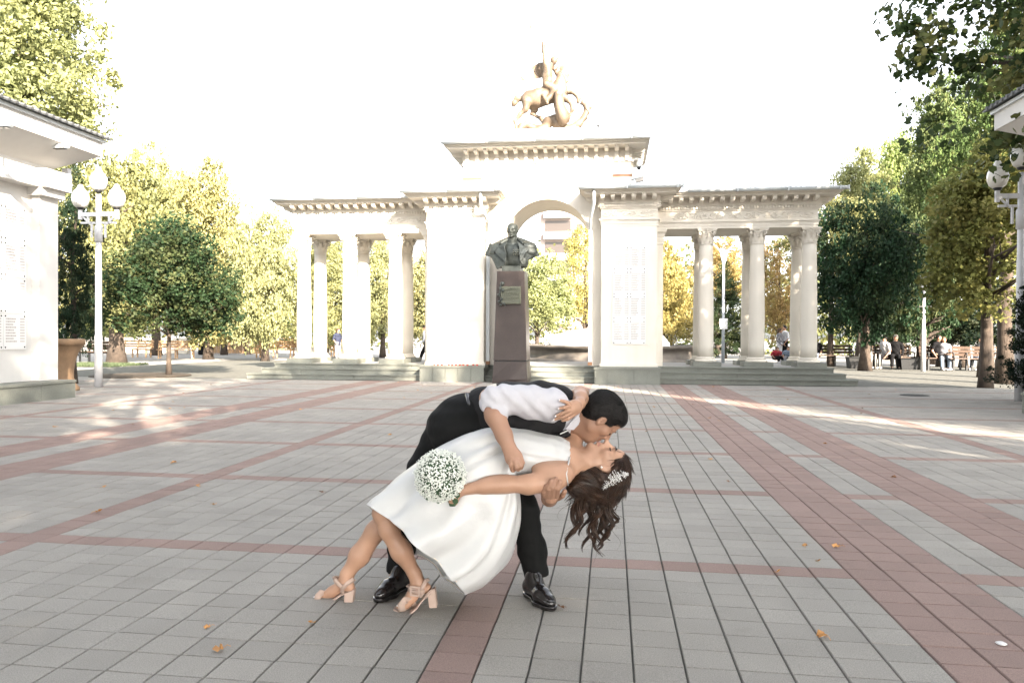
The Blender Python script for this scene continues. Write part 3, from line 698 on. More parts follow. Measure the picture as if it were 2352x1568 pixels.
# through the arch
treepx(1140, 1330, 570, 770, 42, 'round', (.24, .27, .12), .3, 'bright green tree seen through the left half of the arch', name='park_tree')
treepx(1270, 1420, 505, 770, 52, 'loose', (.30, .27, .09), .7, 'thin yellowing tree seen through the right half of the arch')
treepx(1440, 1610, 560, 800, 38, 'round', (.30, .25, .09), .6, 'orange yellow tree seen beside the right pier between the columns', rz=.3)
treepx(1600, 1730, 590, 815, 44, 'cone', (.03, .05, .022), .3, 'dark conifer behind the two armed lamp between the right columns')
treepx(1560, 1740, 540, 700, 55, 'loose', ORG, 1., 'orange leaved tree high between the right hand columns')
treepx(1720, 1860, 540, 790, 46, 'loose', (.28, .19, .08), .8, 'sparse copper leaved tree with bare limbs by the last right column')
# right side
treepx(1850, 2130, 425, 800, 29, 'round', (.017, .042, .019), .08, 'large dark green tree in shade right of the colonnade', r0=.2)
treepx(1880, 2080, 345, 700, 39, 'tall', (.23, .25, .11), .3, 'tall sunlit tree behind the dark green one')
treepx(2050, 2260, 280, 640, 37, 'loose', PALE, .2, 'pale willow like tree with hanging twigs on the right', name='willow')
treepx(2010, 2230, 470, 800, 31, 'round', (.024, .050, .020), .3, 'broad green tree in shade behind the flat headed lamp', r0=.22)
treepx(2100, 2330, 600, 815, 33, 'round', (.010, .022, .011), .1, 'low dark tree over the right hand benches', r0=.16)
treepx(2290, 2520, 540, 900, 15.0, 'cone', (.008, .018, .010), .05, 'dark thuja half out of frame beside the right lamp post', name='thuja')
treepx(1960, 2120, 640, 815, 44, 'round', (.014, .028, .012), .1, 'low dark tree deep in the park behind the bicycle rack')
treepx(2120, 2420, 230, 640, 25, 'round', (.10, .15, .045), .35, 'green gold tree filling the gap behind the right lamp post', r0=.2)
treepx(2190, 2440, 30, 520, 21.5, 'tall', (.075, .12, .035), .35, 'tall green tree rising behind the hanging maple branches', r0=.2)
treepx(2060, 2290, 175, 560, 34, 'tall', (.10, .14, .05), .25, 'tall mixed green tree between the willow and the hanging maple')
treepx(1960, 2180, 300, 620, 47, 'round', (.17, .22, .07), .3, 'pale sunlit tree top behind the willow')
# trunks seen under the canopies
for i, (x, Y, r_, lb) in enumerate([(515, 43, .18, 'bare lower trunk by the tan board fence'), (1908, 33, .13, 'slim trunk left of the bicycle rack'), (2160, 40, .2, 'sunlit trunk deep behind the benches')]):
    t = empty('tree_trunk', (XY(x, Y), Y, 0), label=lb, cat='tree'); trunk_mb(6.5, r_, 3, 2, 40+i).build('trunk', M_bark, t)
    o = bpy.data.objects.new('crown', CR_['loose'][i % 2]); link(o, t); o.location = (0, 0, 3.6); o.scale = (2.4, 2.4, 3.6); o.color = (*OLIVE, .5)
# maples on the right, with lobed leaves
LIMB = [(0, 0, .5, .85, .8, .5), (-.55, .1, .25, .45, .5, .22), (-.5, 0, .65, .5, .5, .25), (.3, 0, .8, .5, .5, .25)]
mp1 = crown_mesh('maple_crown', 21, 430, 60, .105, .42, [(a*3.3, b*3.0, c*4.2, d*3.3, e*3.0, f*4.2) for a, b, c, d, e, f in LIMB], 'maple', .55, shell=.45, droop=.25)
def maple(x, y, z0, sc, col, autumn, label, me, r0=.22, rz=0., h=None):
    t = empty('maple', (x, y, 0), label=label, cat='tree'); o = bpy.data.objects.new('crown', me); link(o, t); o.location = (0, 0, z0); o.scale = sc; o.rotation_euler.z = rz; o.color = (*col, autumn)
    trunk_mb(h or (z0+3.2*sc[2]), r0, z0*.8, 3.0*sc[0], int(x*10), nb=10).build('trunk', M_bark, t); return t
mp2 = crown_mesh('maple_crown', 22, 330, 50, .105, .30, [(a*1.35, b*1.6, c*4.1, d*1.25, e*1.5, f*4.1) for a, b, c, d, e, f in LIMB], 'maple', .6, shell=.4, droop=.25)
q = AY(2268, 380, 19.5)
maple(q[0], 19.5, 1.7, (1, 1, 1), (.16, .17, .05), .6, 'yellowing maple with drooping leaves behind the right lamp post', mp2, rz=.4, r0=.14)
maple(9.3, 13.6, 3.9, (1.45, 1.35, 1.55), (.034, .058, .018), .45, 'great maple whose branches hang into the picture at the top right', mp1, r0=.3, rz=2.6, h=9)
# unseen park trees behind the camera, placed and sized to shade the square
SH = [(-2.5, -7.5, 5.2, 3.5, 14.5), (3.6, -6.0, 4.6, 3.5, 14.8), (9.0, -5.0, 3.7, 3.5, 15), (18.2, -1.0, 4.2, 3, 13), (14.6, 5.2, 4.2, 3.0, 9.6), (-8.5, -9.0, 4.5, 3.5, 14.5), (6.5, -12, 5, 3.5, 10.5), (11.2, -11, 3.6, 4, 18), (22.5, 3.5, 4.2, 3, 9.0), (0.5, -14, 5, 4, 17), (11.9, -3.3, 1.15, 5, 17.5), (13.9, -.2, 2.0, 5, 18.0), (15.9, 1.2, 1.6, 5, 14.5), (-14, -8, 5, 3.5, 14)]  # narrow ones added to shade the bust and dapple the right pier
for i, (x, y, r_, z0, z1) in enumerate(SH):
    tree(x, y, r_, z0, z1, 'loose' if i in (1, 13, 14) else ('round' if i % 3 else 'tall'), GREEN, .3, 'unseen tall green park tree placed to shade the square', group='unseen park trees that shade the square', r0=.3)
# far belt of trees closing the view
fb = crown_mesh('far_leaves', 31, 2700, 42, .38, 2.2, [(x, 62+8*math.sin(x*.7), 3.5+1.2*math.sin(x*.31), 5.5, 4, 4.5) for x in range(-75, 60, 6) if not -4 < x < 3]+[(46+4*math.sin(y), y, 4, 4, 5, 5) for y in range(-20, 60, 7)]+[(-52+4*math.sin(y), y, 4, 4, 5, 5) for y in range(0, 60, 7)], shell=.3)
o = bpy.data.objects.new('far_woods', fb); link(o); o.color = (.12, .14, .05, .5); tag(o, 'dense belt of park trees far behind everything', 'woods', kind='stuff')
# soil bed of the linden, grass strips
MB().lathe([(1.35, 0), (1.35, .02), (1.28, .03), (.6, .06), (.001, .09)], (-13.56, 20.1, .0), 32).build('soil_bed', M_soil, kind='structure')
def grass(name, x0, x1, y0, y1, n, label):
    r = np.random.default_rng(5); N = n; p = np.stack([r.uniform(x0, x1, N), r.uniform(y0, y1, N), np.zeros(N)], 1); a = r.uniform(0, 6.28, N); d = np.stack([np.cos(a), np.sin(a), 0*a], 1)*.02
    h = np.stack([r.normal(0, .03, N), r.normal(0, .03, N), r.uniform(.04, .12, N)], 1); V = np.stack([p-d, p+d, p+h], 1).reshape(-1, 3)
    me = npmesh(name, V, np.arange(3*N).reshape(N, 3)); me.materials.append(mat('grass_green', (.05, .07, .03), .8, var=.3)); o = bpy.data.objects.new(name, me); link(o); tag(o, label, 'grass', kind='stuff')
grass('grass', -23, -18.2, 25.2, 27.5, 9000, 'short grass round the thick trunk on the left')

# ================================================================== LEFT AND RIGHT MEMORIAL WALLS
def wall_building(mirror, label, Y0=0.):
    s = -1 if mirror else 1
    t = empty('memorial_wall', label=label, cat='building')
    fr = lambda x, y, z: (x, y, z)
    def bx(x0, x1, y0, y1, z0, z1, name, m=M_white, par=None):
        if mirror: x0, x1 = 2*MX-x1, 2*MX-x0
        return MB().box(x0, x1, y0, y1, z0, z1).build(name, m, par or t)
    X = -10.58; Y1 = 12.9       # face plane x, far end y, near end y
    bx(X-1.4, X, Y0, Y1-.02, .34, 3.878, 'wall')
    pil = bx(X, X+.17, Y1-.46, Y1, .34, 3.74, 'pilaster')
    bx(X-.01, X+.28, Y1-.56, Y1+.05, 3.74, 3.88, 'pilaster_cap', par=pil)
    bx(X-1.44, X+.26, Y0-.02, Y1+.04, 3.88, 4.20, 'lintel'); bx(X+.10, X+.38, Y1-.56, Y1+.10, 3.882, 4.22, 'lintel_break')
    bx(X-1.5, X+.10, Y0+.01, Y1-.05, 4.205, 4.32, 'frieze_band')
    def L(*pts): return [((2*MX-p[0]) if mirror else p[0], p[1], p[2]) for p in pts]
    e = MB(); ye = Y1+.50; eo = .68
    e.add(L((X+.10, Y0, 4.31), (X+eo, Y0, 4.66), (X+eo, ye, 4.66), (X+.10, Y1-.05, 4.31)), [(0, 1, 2, 3) if not mirror else (3, 2, 1, 0)])
    e.add(L((X+.10, Y1-.05, 4.31), (X+eo, ye, 4.66), (X-2.2, ye, 4.66), (X-1.5, Y1-.05, 4.31)), [(0, 1, 2, 3) if not mirror else (3, 2, 1, 0)])
    e.build('soffit', M_white, t)
    fa = bx(X-2.2, X+eo+.03, Y0, ye+.02, 4.66, 4.93, 'fascia'); bx(X-2.2, X+eo+.08, Y0, ye+.06, 4.93, 4.985, 'gutter_moulding', M_gutter, fa)
    zr = 4.99; xr = X+eo+.16
    rf = MB(); rf.add(L((xr, Y0, zr), (xr, ye+.14, zr), (X-1.0, ye+.14, zr+.45), (X-1.0, Y0, zr+.45), (xr, Y0, zr+.03), (xr, ye+.14, zr+.03), (X-1.0, ye+.14, zr+.48), (X-1.0, Y0, zr+.48)), [(0, 1, 2, 3), (4, 5, 6, 7), (0, 4, 5, 1), (1, 5, 6, 2)])
    r_ = rf.build('roof', M_roof, t); tl = MB(); y = Y0+.1
    while y < ye+.1:
        tl.tube(L((xr+.02, y, zr+.03), (X-1.0, y, zr+.49)), .03, 6); y += .16
    tl.build('roof_tile_ridges', M_roof, r_, kind='stuff')
    # granite plinth with blocks and coping
    pl = bx(X-1.4, X+.42, Y0, Y1+.08, 0, .29, 'plinth', M_granite)
    y = Y1+.10
    for k_ in range(2): bx(X-1.4+.9*k_, X-.52+.9*k_, Y1+.08, Y1+.115, 0, .285, 'facing_slab', M_granite, pl)
    while y > Y0+1:
        y0 = y-random.Random(int(y*9)).uniform(.8, 1.05)
        bx(X+.42, X+.455, y0+.003, y-.003, 0, .285, 'facing_slab', M_granite, pl); bx(X+.0, X+.48, y0+.002, y-.002, .29, .335, 'coping_slab', M_granite, pl); y = y0
    if not mirror:
        name_plaque(t, lambda u, v, w_: (X+w_, 7.1+u, .92+v), 5.2, 2.56, 10, 4, 12, rowh=.05)
    settle(t, ((2*MX-X) if mirror else X, 6.5, 0))
    return t
MX = 0
wall_building(False, 'long white memorial wall with name plaques and overhanging tiled roof at the left edge')
MX = -1.78
rw = wall_building(True, 'white memorial wall with tiled eave just showing at the right edge', 10.4)
# floodlights under the left eave
for (x, y, lb) in ((5, 288, 'white floodlight under the eave at the left edge of the photo'), (138, 337, 'white floodlight under the eave nearer the lamp post')):
    Yl = 10.6 if x < 50 else 12.35; c = AY(x, y, Yl)
    f = empty('eave_floodlight', (c[0], c[1], c[2]), label=lb, cat='floodlight', group='floodlights under the left eave')
    MB().loft([[(a*.17*k, b*.07*k, z) for a, b in ((-1, -.6), (-.7, -1), (.7, -1), (1, -.6), (1, .6), (.7, 1), (-.7, 1), (-1, .6))] for z, k in ((-.035, .75), (-.03, .9), (.01, 1.), (.04, .8), (.05, .4))], smooth=False).build('lamp_head', M_gutter, f)
    MB().box(-.11, .11, -.045, .045, -.044, -.036).build('lens', M_glass, f)
    MB().tube([(-.12, 0, .04), (-.20, 0, .10), (-.20, 0, .30)], .014, 6).build('bracket', mat('rusty_steel', (.12, .07, .05), .8), f)
sp = empty('speaker', label='grey box loudspeaker on a bracket at the far corner of the left wall', cat='speaker'); c = AY(153, 400, 13.1)
MB().box(-.06, .06, -.05, .05, -.13, .10).build('cabinet', mat('light_grey_plastic', (.5, .5, .52), .5), sp); MB().box(-.03, .01, -.01, .02, -.30, -.12).build('bracket', M_gutter, sp); sp.location = c

# ================================================================== PLANTERS, LAMPS, BENCHES, FOUNTAIN
UR = [(.40, 0), (.41, .02), (.40, .07), (.34, .14), (.30, .18), (.315, .20), (.32, .225), (.30, .25), (.295, .27), (.295, .40), (.32, .60), (.38, .80), (.46, .93), (.49, .97), (.51, .975), (.51, 1.09), (.49, 1.10), (.44, 1.09), (.43, 1.02), (.001, 1.0)]
for (x, y, lb) in ((-11.66, 14.45, 'big ochre stone urn planter beside the end of the left wall'), (7.95, 14.5, 'big stone urn planter at the right edge beyond the lamp post')):
    u = empty('urn_planter', (x, y, 0), label=lb, cat='planter'); MB().lathe(UR, n=32).build('urn', M_urn, u); MB().lathe([(.42, 1.0), (.3, 1.05), (.001, 1.06)], n=16).build('soil', M_soil, u)
def globe_lamp(x, y, label, rz, heads=True, zt=4.63):
    t = empty('street_lamp', (x, y, 0), rz, label=label, cat='street lamp')
    MB().lathe([(.085, 0), (.085, 1.15), (.072, 1.2), (.068, 2.7), (.062, 2.72), (.055, zt-.25)], n=16).build('pole', M_wpole, t)
    MB().lathe([(.085, 3.3), (.085, 3.65), (.07, 3.68)], n=16).build('collar', M_wpole, t)
    ar = MB(); ar.box(-.47, .47, -.025, .025, 3.89, 3.98)
    for s in (-1, 1):
        ar.box(min(s*.40, s*.47), max(s*.40, s*.47), -.03, .03, 3.82, 4.04); ar.box(min(s*.08, s*.42), max(s*.08, s*.42), -.018, .018, 3.72, 3.765)
        ar.box(s*.25-.02, s*.25+.02, -.018, .018, 3.72, 3.92); ar.box(s*.16-.02, s*.16+.02, -.018, .018, 3.40, 3.76)
        ar.obox((s*.29, 0, 3.80), (.09*s, 0, .09), (0, .014, 0), (-.012, 0, .012*s))
    ar.build('arm', M_wpole, t)
    for gx, gz in ((0, zt-.2), (-.43, 4.04), (.43, 4.04)):
        MB().lathe([(.05, 0), (.075, .03), (.08, .055)], (gx, 0, gz), 16).build('globe_holder', M_dark, t)
        MB().lathe([(.09, .05), (.145, .10), (.18, .20), (.186, .28), (.168, .36), (.14, .405)], (gx, 0, gz), 24).build('globe', M_globe, t)
        MB().lathe([(.150, .398), (.150, .415), (.12, .44), (.09, .47), (.06, .53), (.045, .57), (.001, .585)], (gx, 0, gz), 20).build('globe_cap', M_globe, t)
    return t
globe_lamp(-11.62, 15.66, 'white three globe street lamp beside the left wall', math.radians(4))
globe_lamp(7.78, 15.5, 'white globe street lamp beside the right wall, partly behind maple leaves', math.radians(2))
fx = XY(2121, 28.6)
t = empty('flat_lamp', (fx, 28.6, 0), label='slim grey white lamp post with a square tapering lantern on the right', cat='street lamp')
MB().lathe([(.10, 0), (.09, 1.8), (.075, 1.85), (.06, 3.6)], n=12).build('pole', M_wpole, t)
MB().loft([[(a*w_, b*w_, z) for a, b in ((-1, -1), (1, -1), (1, 1), (-1, 1))] for z, w_ in ((3.55, .12), (4.05, .22), (4.07, .22))], smooth=False).build('lantern', mat('lantern_glass', (.45, .47, .47), .3), t)
for sx in (-1, 1): MB().box(sx*.2-.012, sx*.2+.012, -.2, .2, 3.6, 4.1).build('lantern_bar', M_dark, t)
MB().box(-.3, .3, -.04, .04, 2.75, 2.80).build('cross_arm', M_dark, t)
t.scale = (.84, .84, .84)
t = empty('thin_lamp', (XY(2022, 36), 36, 0), label='thin leaning pole with small box among the dark trees', cat='pole')
MB().tube([(0, 0, 0), (.12, 0, 2.7)], .05, 8).build('pole', M_wpole, t); MB().box(.05, .25, -.08, .08, 1.5, 2.1).build('control_box', mat('grey_box', (.4, .4, .38), .6), t)
t = empty('two_armed_lamp', (XY(1661, 33), 33, 0), label='tall grey pole with two curved arms and globes between the right columns', cat='street lamp')
MB().lathe([(.075, 0), (.06, 2.2), (.045, 5.0)], n=10).build('pole', mat('blue_grey_pole', (.35, .38, .42), .5), t)
for s in (-1, 1):
    MB().tube([(0, 0, 4.2), (s*.15, 0, 4.9), (s*.5, 0, 5.25), (s*.85, 0, 5.2)], .035, 8).build('arm', M_wpole, t)
    MB().lathe([(.001, -.46), (.12, -.42), (.21, -.28), (.20, -.12), (.08, 0), (.001, 0)], (s*.85, 0, 5.2), 16).build('globe', M_globe, t)
MB().box(-.16, .16, -.10, -.07, 1.55, 2.0).build('sign_plate', M_plate, t)
def bench(x, y, L, rz, m, label, back=True, ornate=False, group='park benches'):
    t = empty('park_bench', (x, y, 0), rz, label=label, cat='bench', group=group)
    for k in range(4): MB().box(-L/2, L/2, -.24+k*.125, -.24+k*.125+.10, .43, .465).build('seat_slat', m, t)
    if back:
        for k in range(3): MB().obox((0, .27+.03*k, .58+.13*k), (L/2, 0, 0), (0, .012, .003), (0, -.01, .05)).build('back_slat', m, t)
    for sx in (-L/2+.12, 0, L/2-.12):
        f = MB(); f.box(sx-.03, sx+.03, -.24, -.18, 0, .43); f.box(sx-.03, sx+.03, .20, .26, 0, .43); f.box(sx-.03, sx+.03, -.24, .26, .385, .43)
        if back: f.obox((sx, .30, .68), (.028, 0, 0), (0, .02, 0), (0, .06, .26))
        if sx: f.tube([(sx, -.24, .43), (sx, -.24, .62), (sx, -.1, .67), (sx, .28, .66)], .022, 6)
        f.build('frame', M_dark if m is M_dwood else m, t)
    if ornate:
        b = MB()
        for k in range(9):
            xc = -L/2+.14+k*(L-.28)/8; h = .08+.07*math.sin(math.pi*(k)/8)
            b.tube([(xc+.13*math.cos(a), .36, .92+h*math.sin(a)) for a in [i*math.pi/6 for i in range(7)]], .018, 6)
        b.build('scroll_rail', m, t)
    return t
def gx(x, Y): return XY(x, Y)
bench(gx(632, 37.5), 37.5, 2.1, .03, M_wood, 'wide tan bench with scrolled top rail left of the colonnade', ornate=True)
bench(gx(310, 36), 36, 1.7, .05, M_wood, 'sunlit slatted bench behind the thick trunk')
bench(gx(405, 35), 35, 1.8, .35, M_wood, 'brown tan bench turned sideways right of the linden trunk')
bench(gx(215, 29.5), 29.5, 1.3, -.2, M_dwood, 'dark bench behind the left lamp post', )
bench(gx(745, 40), 40, 1.2, .02, M_wood, 'tan bench behind the first left columns')
bench(gx(1915, 33), 33, 1.7, .0, M_dwood, 'brown bench by the trees right of the colonnade')
bench(gx(2056, 30.8), 30.8, 1.5, .1, M_dwood, 'dark bench where the man in the white shirt sits')
bench(gx(2170, 30), 30, 1.6, .05, M_dwood, 'dark bench where the couple sits')
bench(gx(2240, 29.6), 29.6, 1.9, .0, M_dwood, 'brown bench in dappled sun right of the couple')
# bicycle rack
br = empty('bicycle_rack', (gx(1997, 30), 30, 0), label='steel bicycle rack of hoops left of the seated man', cat='bicycle rack')
for k in range(6): MB().tube([(-.36+k*.145, 0, 0), (-.36+k*.145, 0, .5), (-.33+k*.145, .05, .58), (-.27+k*.145, .2, .58), (-.25+k*.145, .25, .5), (-.25+k*.145, .25, 0)], .022, 8).build('hoop', mat('brushed_steel', (.55, .53, .5), .35, metal=.7), br)
for (x, Y, w_, h, lb) in ((2083, 30.5, .32, .38, 'dark square planter tub beside the seated man in black'), (2098, 31, .28, .42, 'concrete litter bin behind the planter tub'), (1990-28, 31, .25, .40, 'dark litter bin left of the bicycle rack')):
    t = empty('tub', (gx(x, Y), Y, 0), label=lb, cat='tub'); MB().loft([[(a*w_*k, b*w_*k, z) for a, b in ((-1, -1), (1, -1), (1, 1), (-1, 1))] for z, k in ((0, .85), (h, 1), (h+.05, 1.08), (h+.05, .9), (h-.02, .88))], smooth=False).build('tub_body', M_dark if 'dark' in lb else mat('concrete', (.13, .125, .115), .9), t)
# board fence and low walls behind the left benches
bf = empty('board_fence', label='sunlit tan board fence behind the left benches', cat='fence')
x0 = gx(480, 46); x1 = gx(600, 46); n = 14
for i in range(n): MB().box(x0+(x1-x0)*i/n+.02, x0+(x1-x0)*(i+1)/n-.02, 46, 46.06, 0, 1.5+.1*math.sin(i*2.1)).build('board', M_wood, bf)
settle(bf, ((x0+x1)/2, 46, 0))
lw = MB().box(gx(180, 44), gx(430, 44), 44, 44.3, 0, 1.0).build('low_wall', mat('light_stone_wall', (.6, .55, .47), .9, var=.15)); tag(lw, 'low pale stone wall behind the left benches', 'wall')
# fountain behind the arch
ft = empty('fountain', (gx(1400, 34), 36.5, 0), label='large round fountain basin of dark stone seen through the arch and right columns', cat='fountain')
MB().lathe([(4.55, 0), (4.55, .18), (4.25, .22), (4.2, .62), (4.45, .66), (4.5, .74), (4.5, .80), (4.1, .80), (4.05, .5), (.001, .5)], n=64).build('basin', mat('fountain_stone', (.13, .115, .10), .5, var=.2), ft)
dm = MB(); dm.lathe([(2.9, .5), (2.9, .9), (2.6, 1.25), (1.9, 1.5), (.9, 1.62), (.001, 1.65)], (0, .4, 0), 40).build('dome', mat('white_fountain_dome', (.8, .8, .8), .4), ft)
rl = MB()
for k in range(40):
    a = math.pi*(.15+.7*k/39); p = np.array([3.6*math.cos(a), 3.6*math.sin(a)*.8, 0]); rl.tube([p+[0, 0, .7], p+[.12, 0, 1.0], p+[0, 0, 1.35]], .025, 5); rl.tube([p+[0, 0, .7], p+[-.12, 0, 1.0], p+[0, 0, 1.35]], .025, 5)
rl.build('white_grille', M_gutter, ft)
# apartment tower seen through the arch
tb = empty('apartment_tower', label='pale apartment tower with balconies far behind the arch', cat='building'); tx0, tx1 = gx(1240, 110), gx(1345, 110)
mt = mat('tower_pale_pink', (.30, .25, .225), .9); MB().box(tx0, tx1, 110, 122, 0, 26).build('wall', mt, tb)
for k in range(7):
    z = 3+k*3.1; s = MB().box(tx0+.6, tx0+4.6, 108.7, 110, z, z+1.05).build('balcony', mat('white_balcony', (.36, .35, .34), .8), tb); MB().box(tx0+.7, tx0+4.5, 109.9, 109.98, z+1.1, z+2.8).build('balcony_glazing', mat('dim_glazing', (.05, .04, .035), .3), s)
    w_ = MB().box(tx0+5.2, tx0+6.3, 109.9, 109.99, z+.9, z+2.4).build('window_frame', M_gutter, tb); MB().box(tx0+5.3, tx0+6.2, 109.86, 109.89, z+1, z+2.3).build('pane', mat('dim_glazing', (.05, .04, .035), .3), w_)
settle(tb, ((tx0+tx1)/2, 110, 0))

# ================================================================== BUST MONUMENT
bm = empty('bust_monument', (-2.55, 19.2, 0), label='dark bronze bust of an officer in a greatcoat on a tall brown granite pedestal', cat='monument')
def q4(w0, z0, w1, z1, m, name, dpt0=None, dpt1=None, par=bm):
    return MB().loft([[(a*w_, b*w_, z) for a, b in ((-1, -1), (1, -1), (1, 1), (-1, 1))] for z, w_ in ((z0, w0), (z1, w1))], smooth=False).build(name, m, par, bevel=.006)
q4(.425, .60-.015, .355, 2.86, M_ped, 'shaft')
q4(.41, .555, .41, .585, M_dark, 'joint')
bs = MB()       # faceted base: chamfered triangles
a, b_, z0, z1 = .45, .42, 0, .555
bs.loft([[(-a, -a, 0), (0, -a, 0), (a, -a, 0), (a, 0, 0), (a, a, 0), (0, a, 0), (-a, a, 0), (-a, 0, 0)],
         [(-a, -a, .12), (0, -a-.04, .10), (a, -a, .12), (a+.04, 0, .10), (a, a, .12), (0, a+.04, .10), (-a, a, .12), (-a-.04, 0, .1)],
         [(-b_, -b_, .555), (0, -b_, .555), (b_, -b_, .555), (b_, 0, .555), (b_, b_, .555), (0, b_, .555), (-b_, b_, .555), (-b_, 0, .555)]], smooth=False)
bs.build('base', M_ped, bm, bevel=.004)
pq = MB().box(-.24, .27, -.45, -.36, 2.02, 2.46).build('plaque', M_brass, bm, bevel=.006)
MB().box(-.215, .245, -.456, -.449, 2.045, 2.435).build('plaque_field', mat('plaque_ground', (.10, .105, .08), .6, metal=.4), pq)
for txt, z, sz in (('МАРШАЛУ', 2.355, .072), ('ГЕОРГИЮ', 2.235, .105), ('ЖУКОВУ', 2.115, .115)):
    cu = bpy.data.curves.new('t', 'FONT'); cu.body = txt; cu.size = sz; cu.align_x = 'CENTER'; cu.extrude = .006; cu.resolution_u = 2
    to = bpy.data.objects.new('t', cu); COL.objects.link(to); bpy.context.view_layer.update()
    me = bpy.data.meshes.new_from_object(to.evaluated_get(bpy.context.evaluated_depsgraph_get())); bpy.data.objects.remove(to)
    me.materials.clear(); me.materials.append(M_brass); lo = bpy.data.objects.new('raised_lettering', me); link(lo, pq); lo.location = (.035, -.463, z); lo.rotation_euler.x = math.pi/2
    lo.scale.x = .43/ max(.43, me.vertices[0].co.x*0+max(v.co.x for v in me.vertices)-min(v.co.x for v in me.vertices)) if True else 1
rs = MB(); rs.tube([(-.10, -.47, 1.96), (-.22, -.47, 2.06), (-.27, -.47, 2.25), (-.24, -.47, 2.5)], .014, 6)      # rose branch
for (x, z, s) in ((-.20, 2.53, .06), (-.25, 2.42, .045), (-.19, 2.35, .05), (-.29, 2.25, .045), (-.22, 2.14, .04), (-.28, 2.08, .04), (-.15, 2.02, .035), (-.24, 1.99, .035)):
    rs.lathe([(.001, -s*1.1), (s*.7, -s*.5), (s, 0), (s*.8, s*.6), (.001, s*.9)], (x, -.455, z), 8, sy=.6)
rs.build('rose_branch', M_bronze, pq)
q4(.25, 2.86, .24, 3.0, M_bronze, 'neck_block')
# the bust itself (front towards -y)
bu = Sdf((-.80, -.50, 2.82), (.80, .45, 4.25), .014)
bu.ell((0, 0, 3.30), (.34, .25, .34), k=.05)
for s in (-1, 1): bu.ell((s*.33, .03, 3.50), (.30, .20, .15), k=.08); bu.ell((s*.42, .02, 3.36), (.22, .18, .17), k=.06); bu.ell((s*.26, -.08, 3.12), (.16, .14, .22), k=.06)
bu.cone((0, .02, 3.5), (0, -.02, 3.78), .135, .115, k=.04)                       # neck
bu.cone((0, .0, 3.64), (0, -.01, 3.70), .15, .14, k=.02)                         # stand collar
def head_fn(S, c, fw, up, sc, neck=None, lips=True, ear=True, nose=1.):
    fw = np.array(fw, float); fw /= np.linalg.norm(fw); up = np.array(up, float); up -= fw*(up@fw); up /= np.linalg.norm(up); lf = np.cross(up, fw); c = np.array(c, float)
    A = np.array([fw, lf, up]); T = lambda x, y, z: c+sc*(x*fw+y*lf+z*up)
    E = lambda p, r, k, **kw: S.ell(T(*p), np.array(r)*sc, A, k*sc, **kw)
    E((-.014, 0, .030), (.094, .074, .082), .02); E((.022, 0, -.022), (.064, .060, .088), .03); E((.045, 0, .045), (.045, .060, .048), .02)
    E((.030, 0, -.078), (.052, .044, .034), .02); E((.070, 0, -.098), (.018, .022, .017), .02)
    for s in (-1, 1):
        E((.005, s*.050, -.060), (.028, .018, .026), .02); E((.052, s*.042, -.022), (.026, .024, .022), .02)
    for s in (-1, 1): E((.094, s*.031, .002), (.020, .017, .013), .010, sub=True)
    E((.080, 0, .018), (.014, .052, .010), .014)
    for s in (-1, 1): E((.072, s*.031, .000), (.0145, .0145, .0125), .004)
    E((.076, 0, -.012), (.022, .013, .034), .012)
    S.cone(T(.086, 0, .010), T(.086+.026*nose, 0, -.030), .0075*sc, .0105*sc, .010*sc); 
    for s in (-1, 1): E((.094, s*.011, -.036), (.011, .008, .008), .008)
    E((.080, 0, -.046), (.016, .022, .016), .012)
    if lips: E((.090, 0, -.057), (.010, .022, .0055), .005); E((.087, 0, -.069), (.011, .019, .007), .005)
    E((.084, 0, -.082), (.012, .014, .006), .006, sub=True)
    if ear:
        for s in (-1, 1):
            S.ell(T(-.006, s*.076, -.010), np.array((.018, .009, .032))*sc, A, .006*sc); S.ell(T(.000, s*.086, -.006), np.array((.0105, .0075, .019))*sc, A, .003*sc, sub=True)
    if neck is not None:
        S.cone(T(-.022, 0, -.045), neck[0], .052*sc, neck[1], .03*sc)
    return T, A
T, A = head_fn(bu, (0, -.06, 3.93), (-.18, -1, .02), (0, 0, 1), 1.72)
bu.ell(T(-.01, 0, .062), (.155, .125, .09), A, k=.02)                            # swept hair
for s in (-1, 1):
    bu.cone((s*.12, -.05, 3.72), (s*.28, -.16, 3.58), .035, .05, k=.02)          # raised collar
    bu.cone((s*.15, .05, 3.72), (s*.55, .06, 3.58), .05, .03, k=.03)
bu.cut((0, 0, 2.95), (0, -.15, -1))
bu.wrinkle(.006, [(9, 0, 14, 0), (-12, 3, 7, 2)])
bb = bu.build('bust', M_bronze, bm, smooth_it=1); 
def lapel(pts, th=.03):
    b = MB(); n = len(pts); b.add([(p[0], p[1], p[2]) for p in pts]+[(p[0], p[1]+th, p[2]) for p in pts], [tuple(range(n)), tuple(range(n, 2*n))[::-1]]+[(i, n+i, n+(i+1) % n, (i+1) % n) for i in range(n)]); return b
C = bm.location
for c in (bb,): c.location = -Vector(C)+Vector((-2.55-0, 19.2, 0))-Vector((-2.55, 19.2, 0))+Vector((C[0]*1, C[1]*1, 0))
lapel([(-.10, -.24, 3.66), (-.36, -.20, 3.50), (-.46, -.19, 3.40), (-.40, -.25, 3.33), (-.14, -.31, 3.06), (-.12, -.30, 3.30), (-.17, -.27, 3.48)]).build('lapel', M_bronze, bm, bevel=.01)
lapel([(.12, -.24, 3.66), (.36, -.20, 3.48), (.46, -.17, 3.40), (.38, -.22, 3.34), (.24, -.28, 3.08), (.20, -.29, 3.30), (.20, -.27, 3.48)]).build('lapel', M_bronze, bm, bevel=.01)
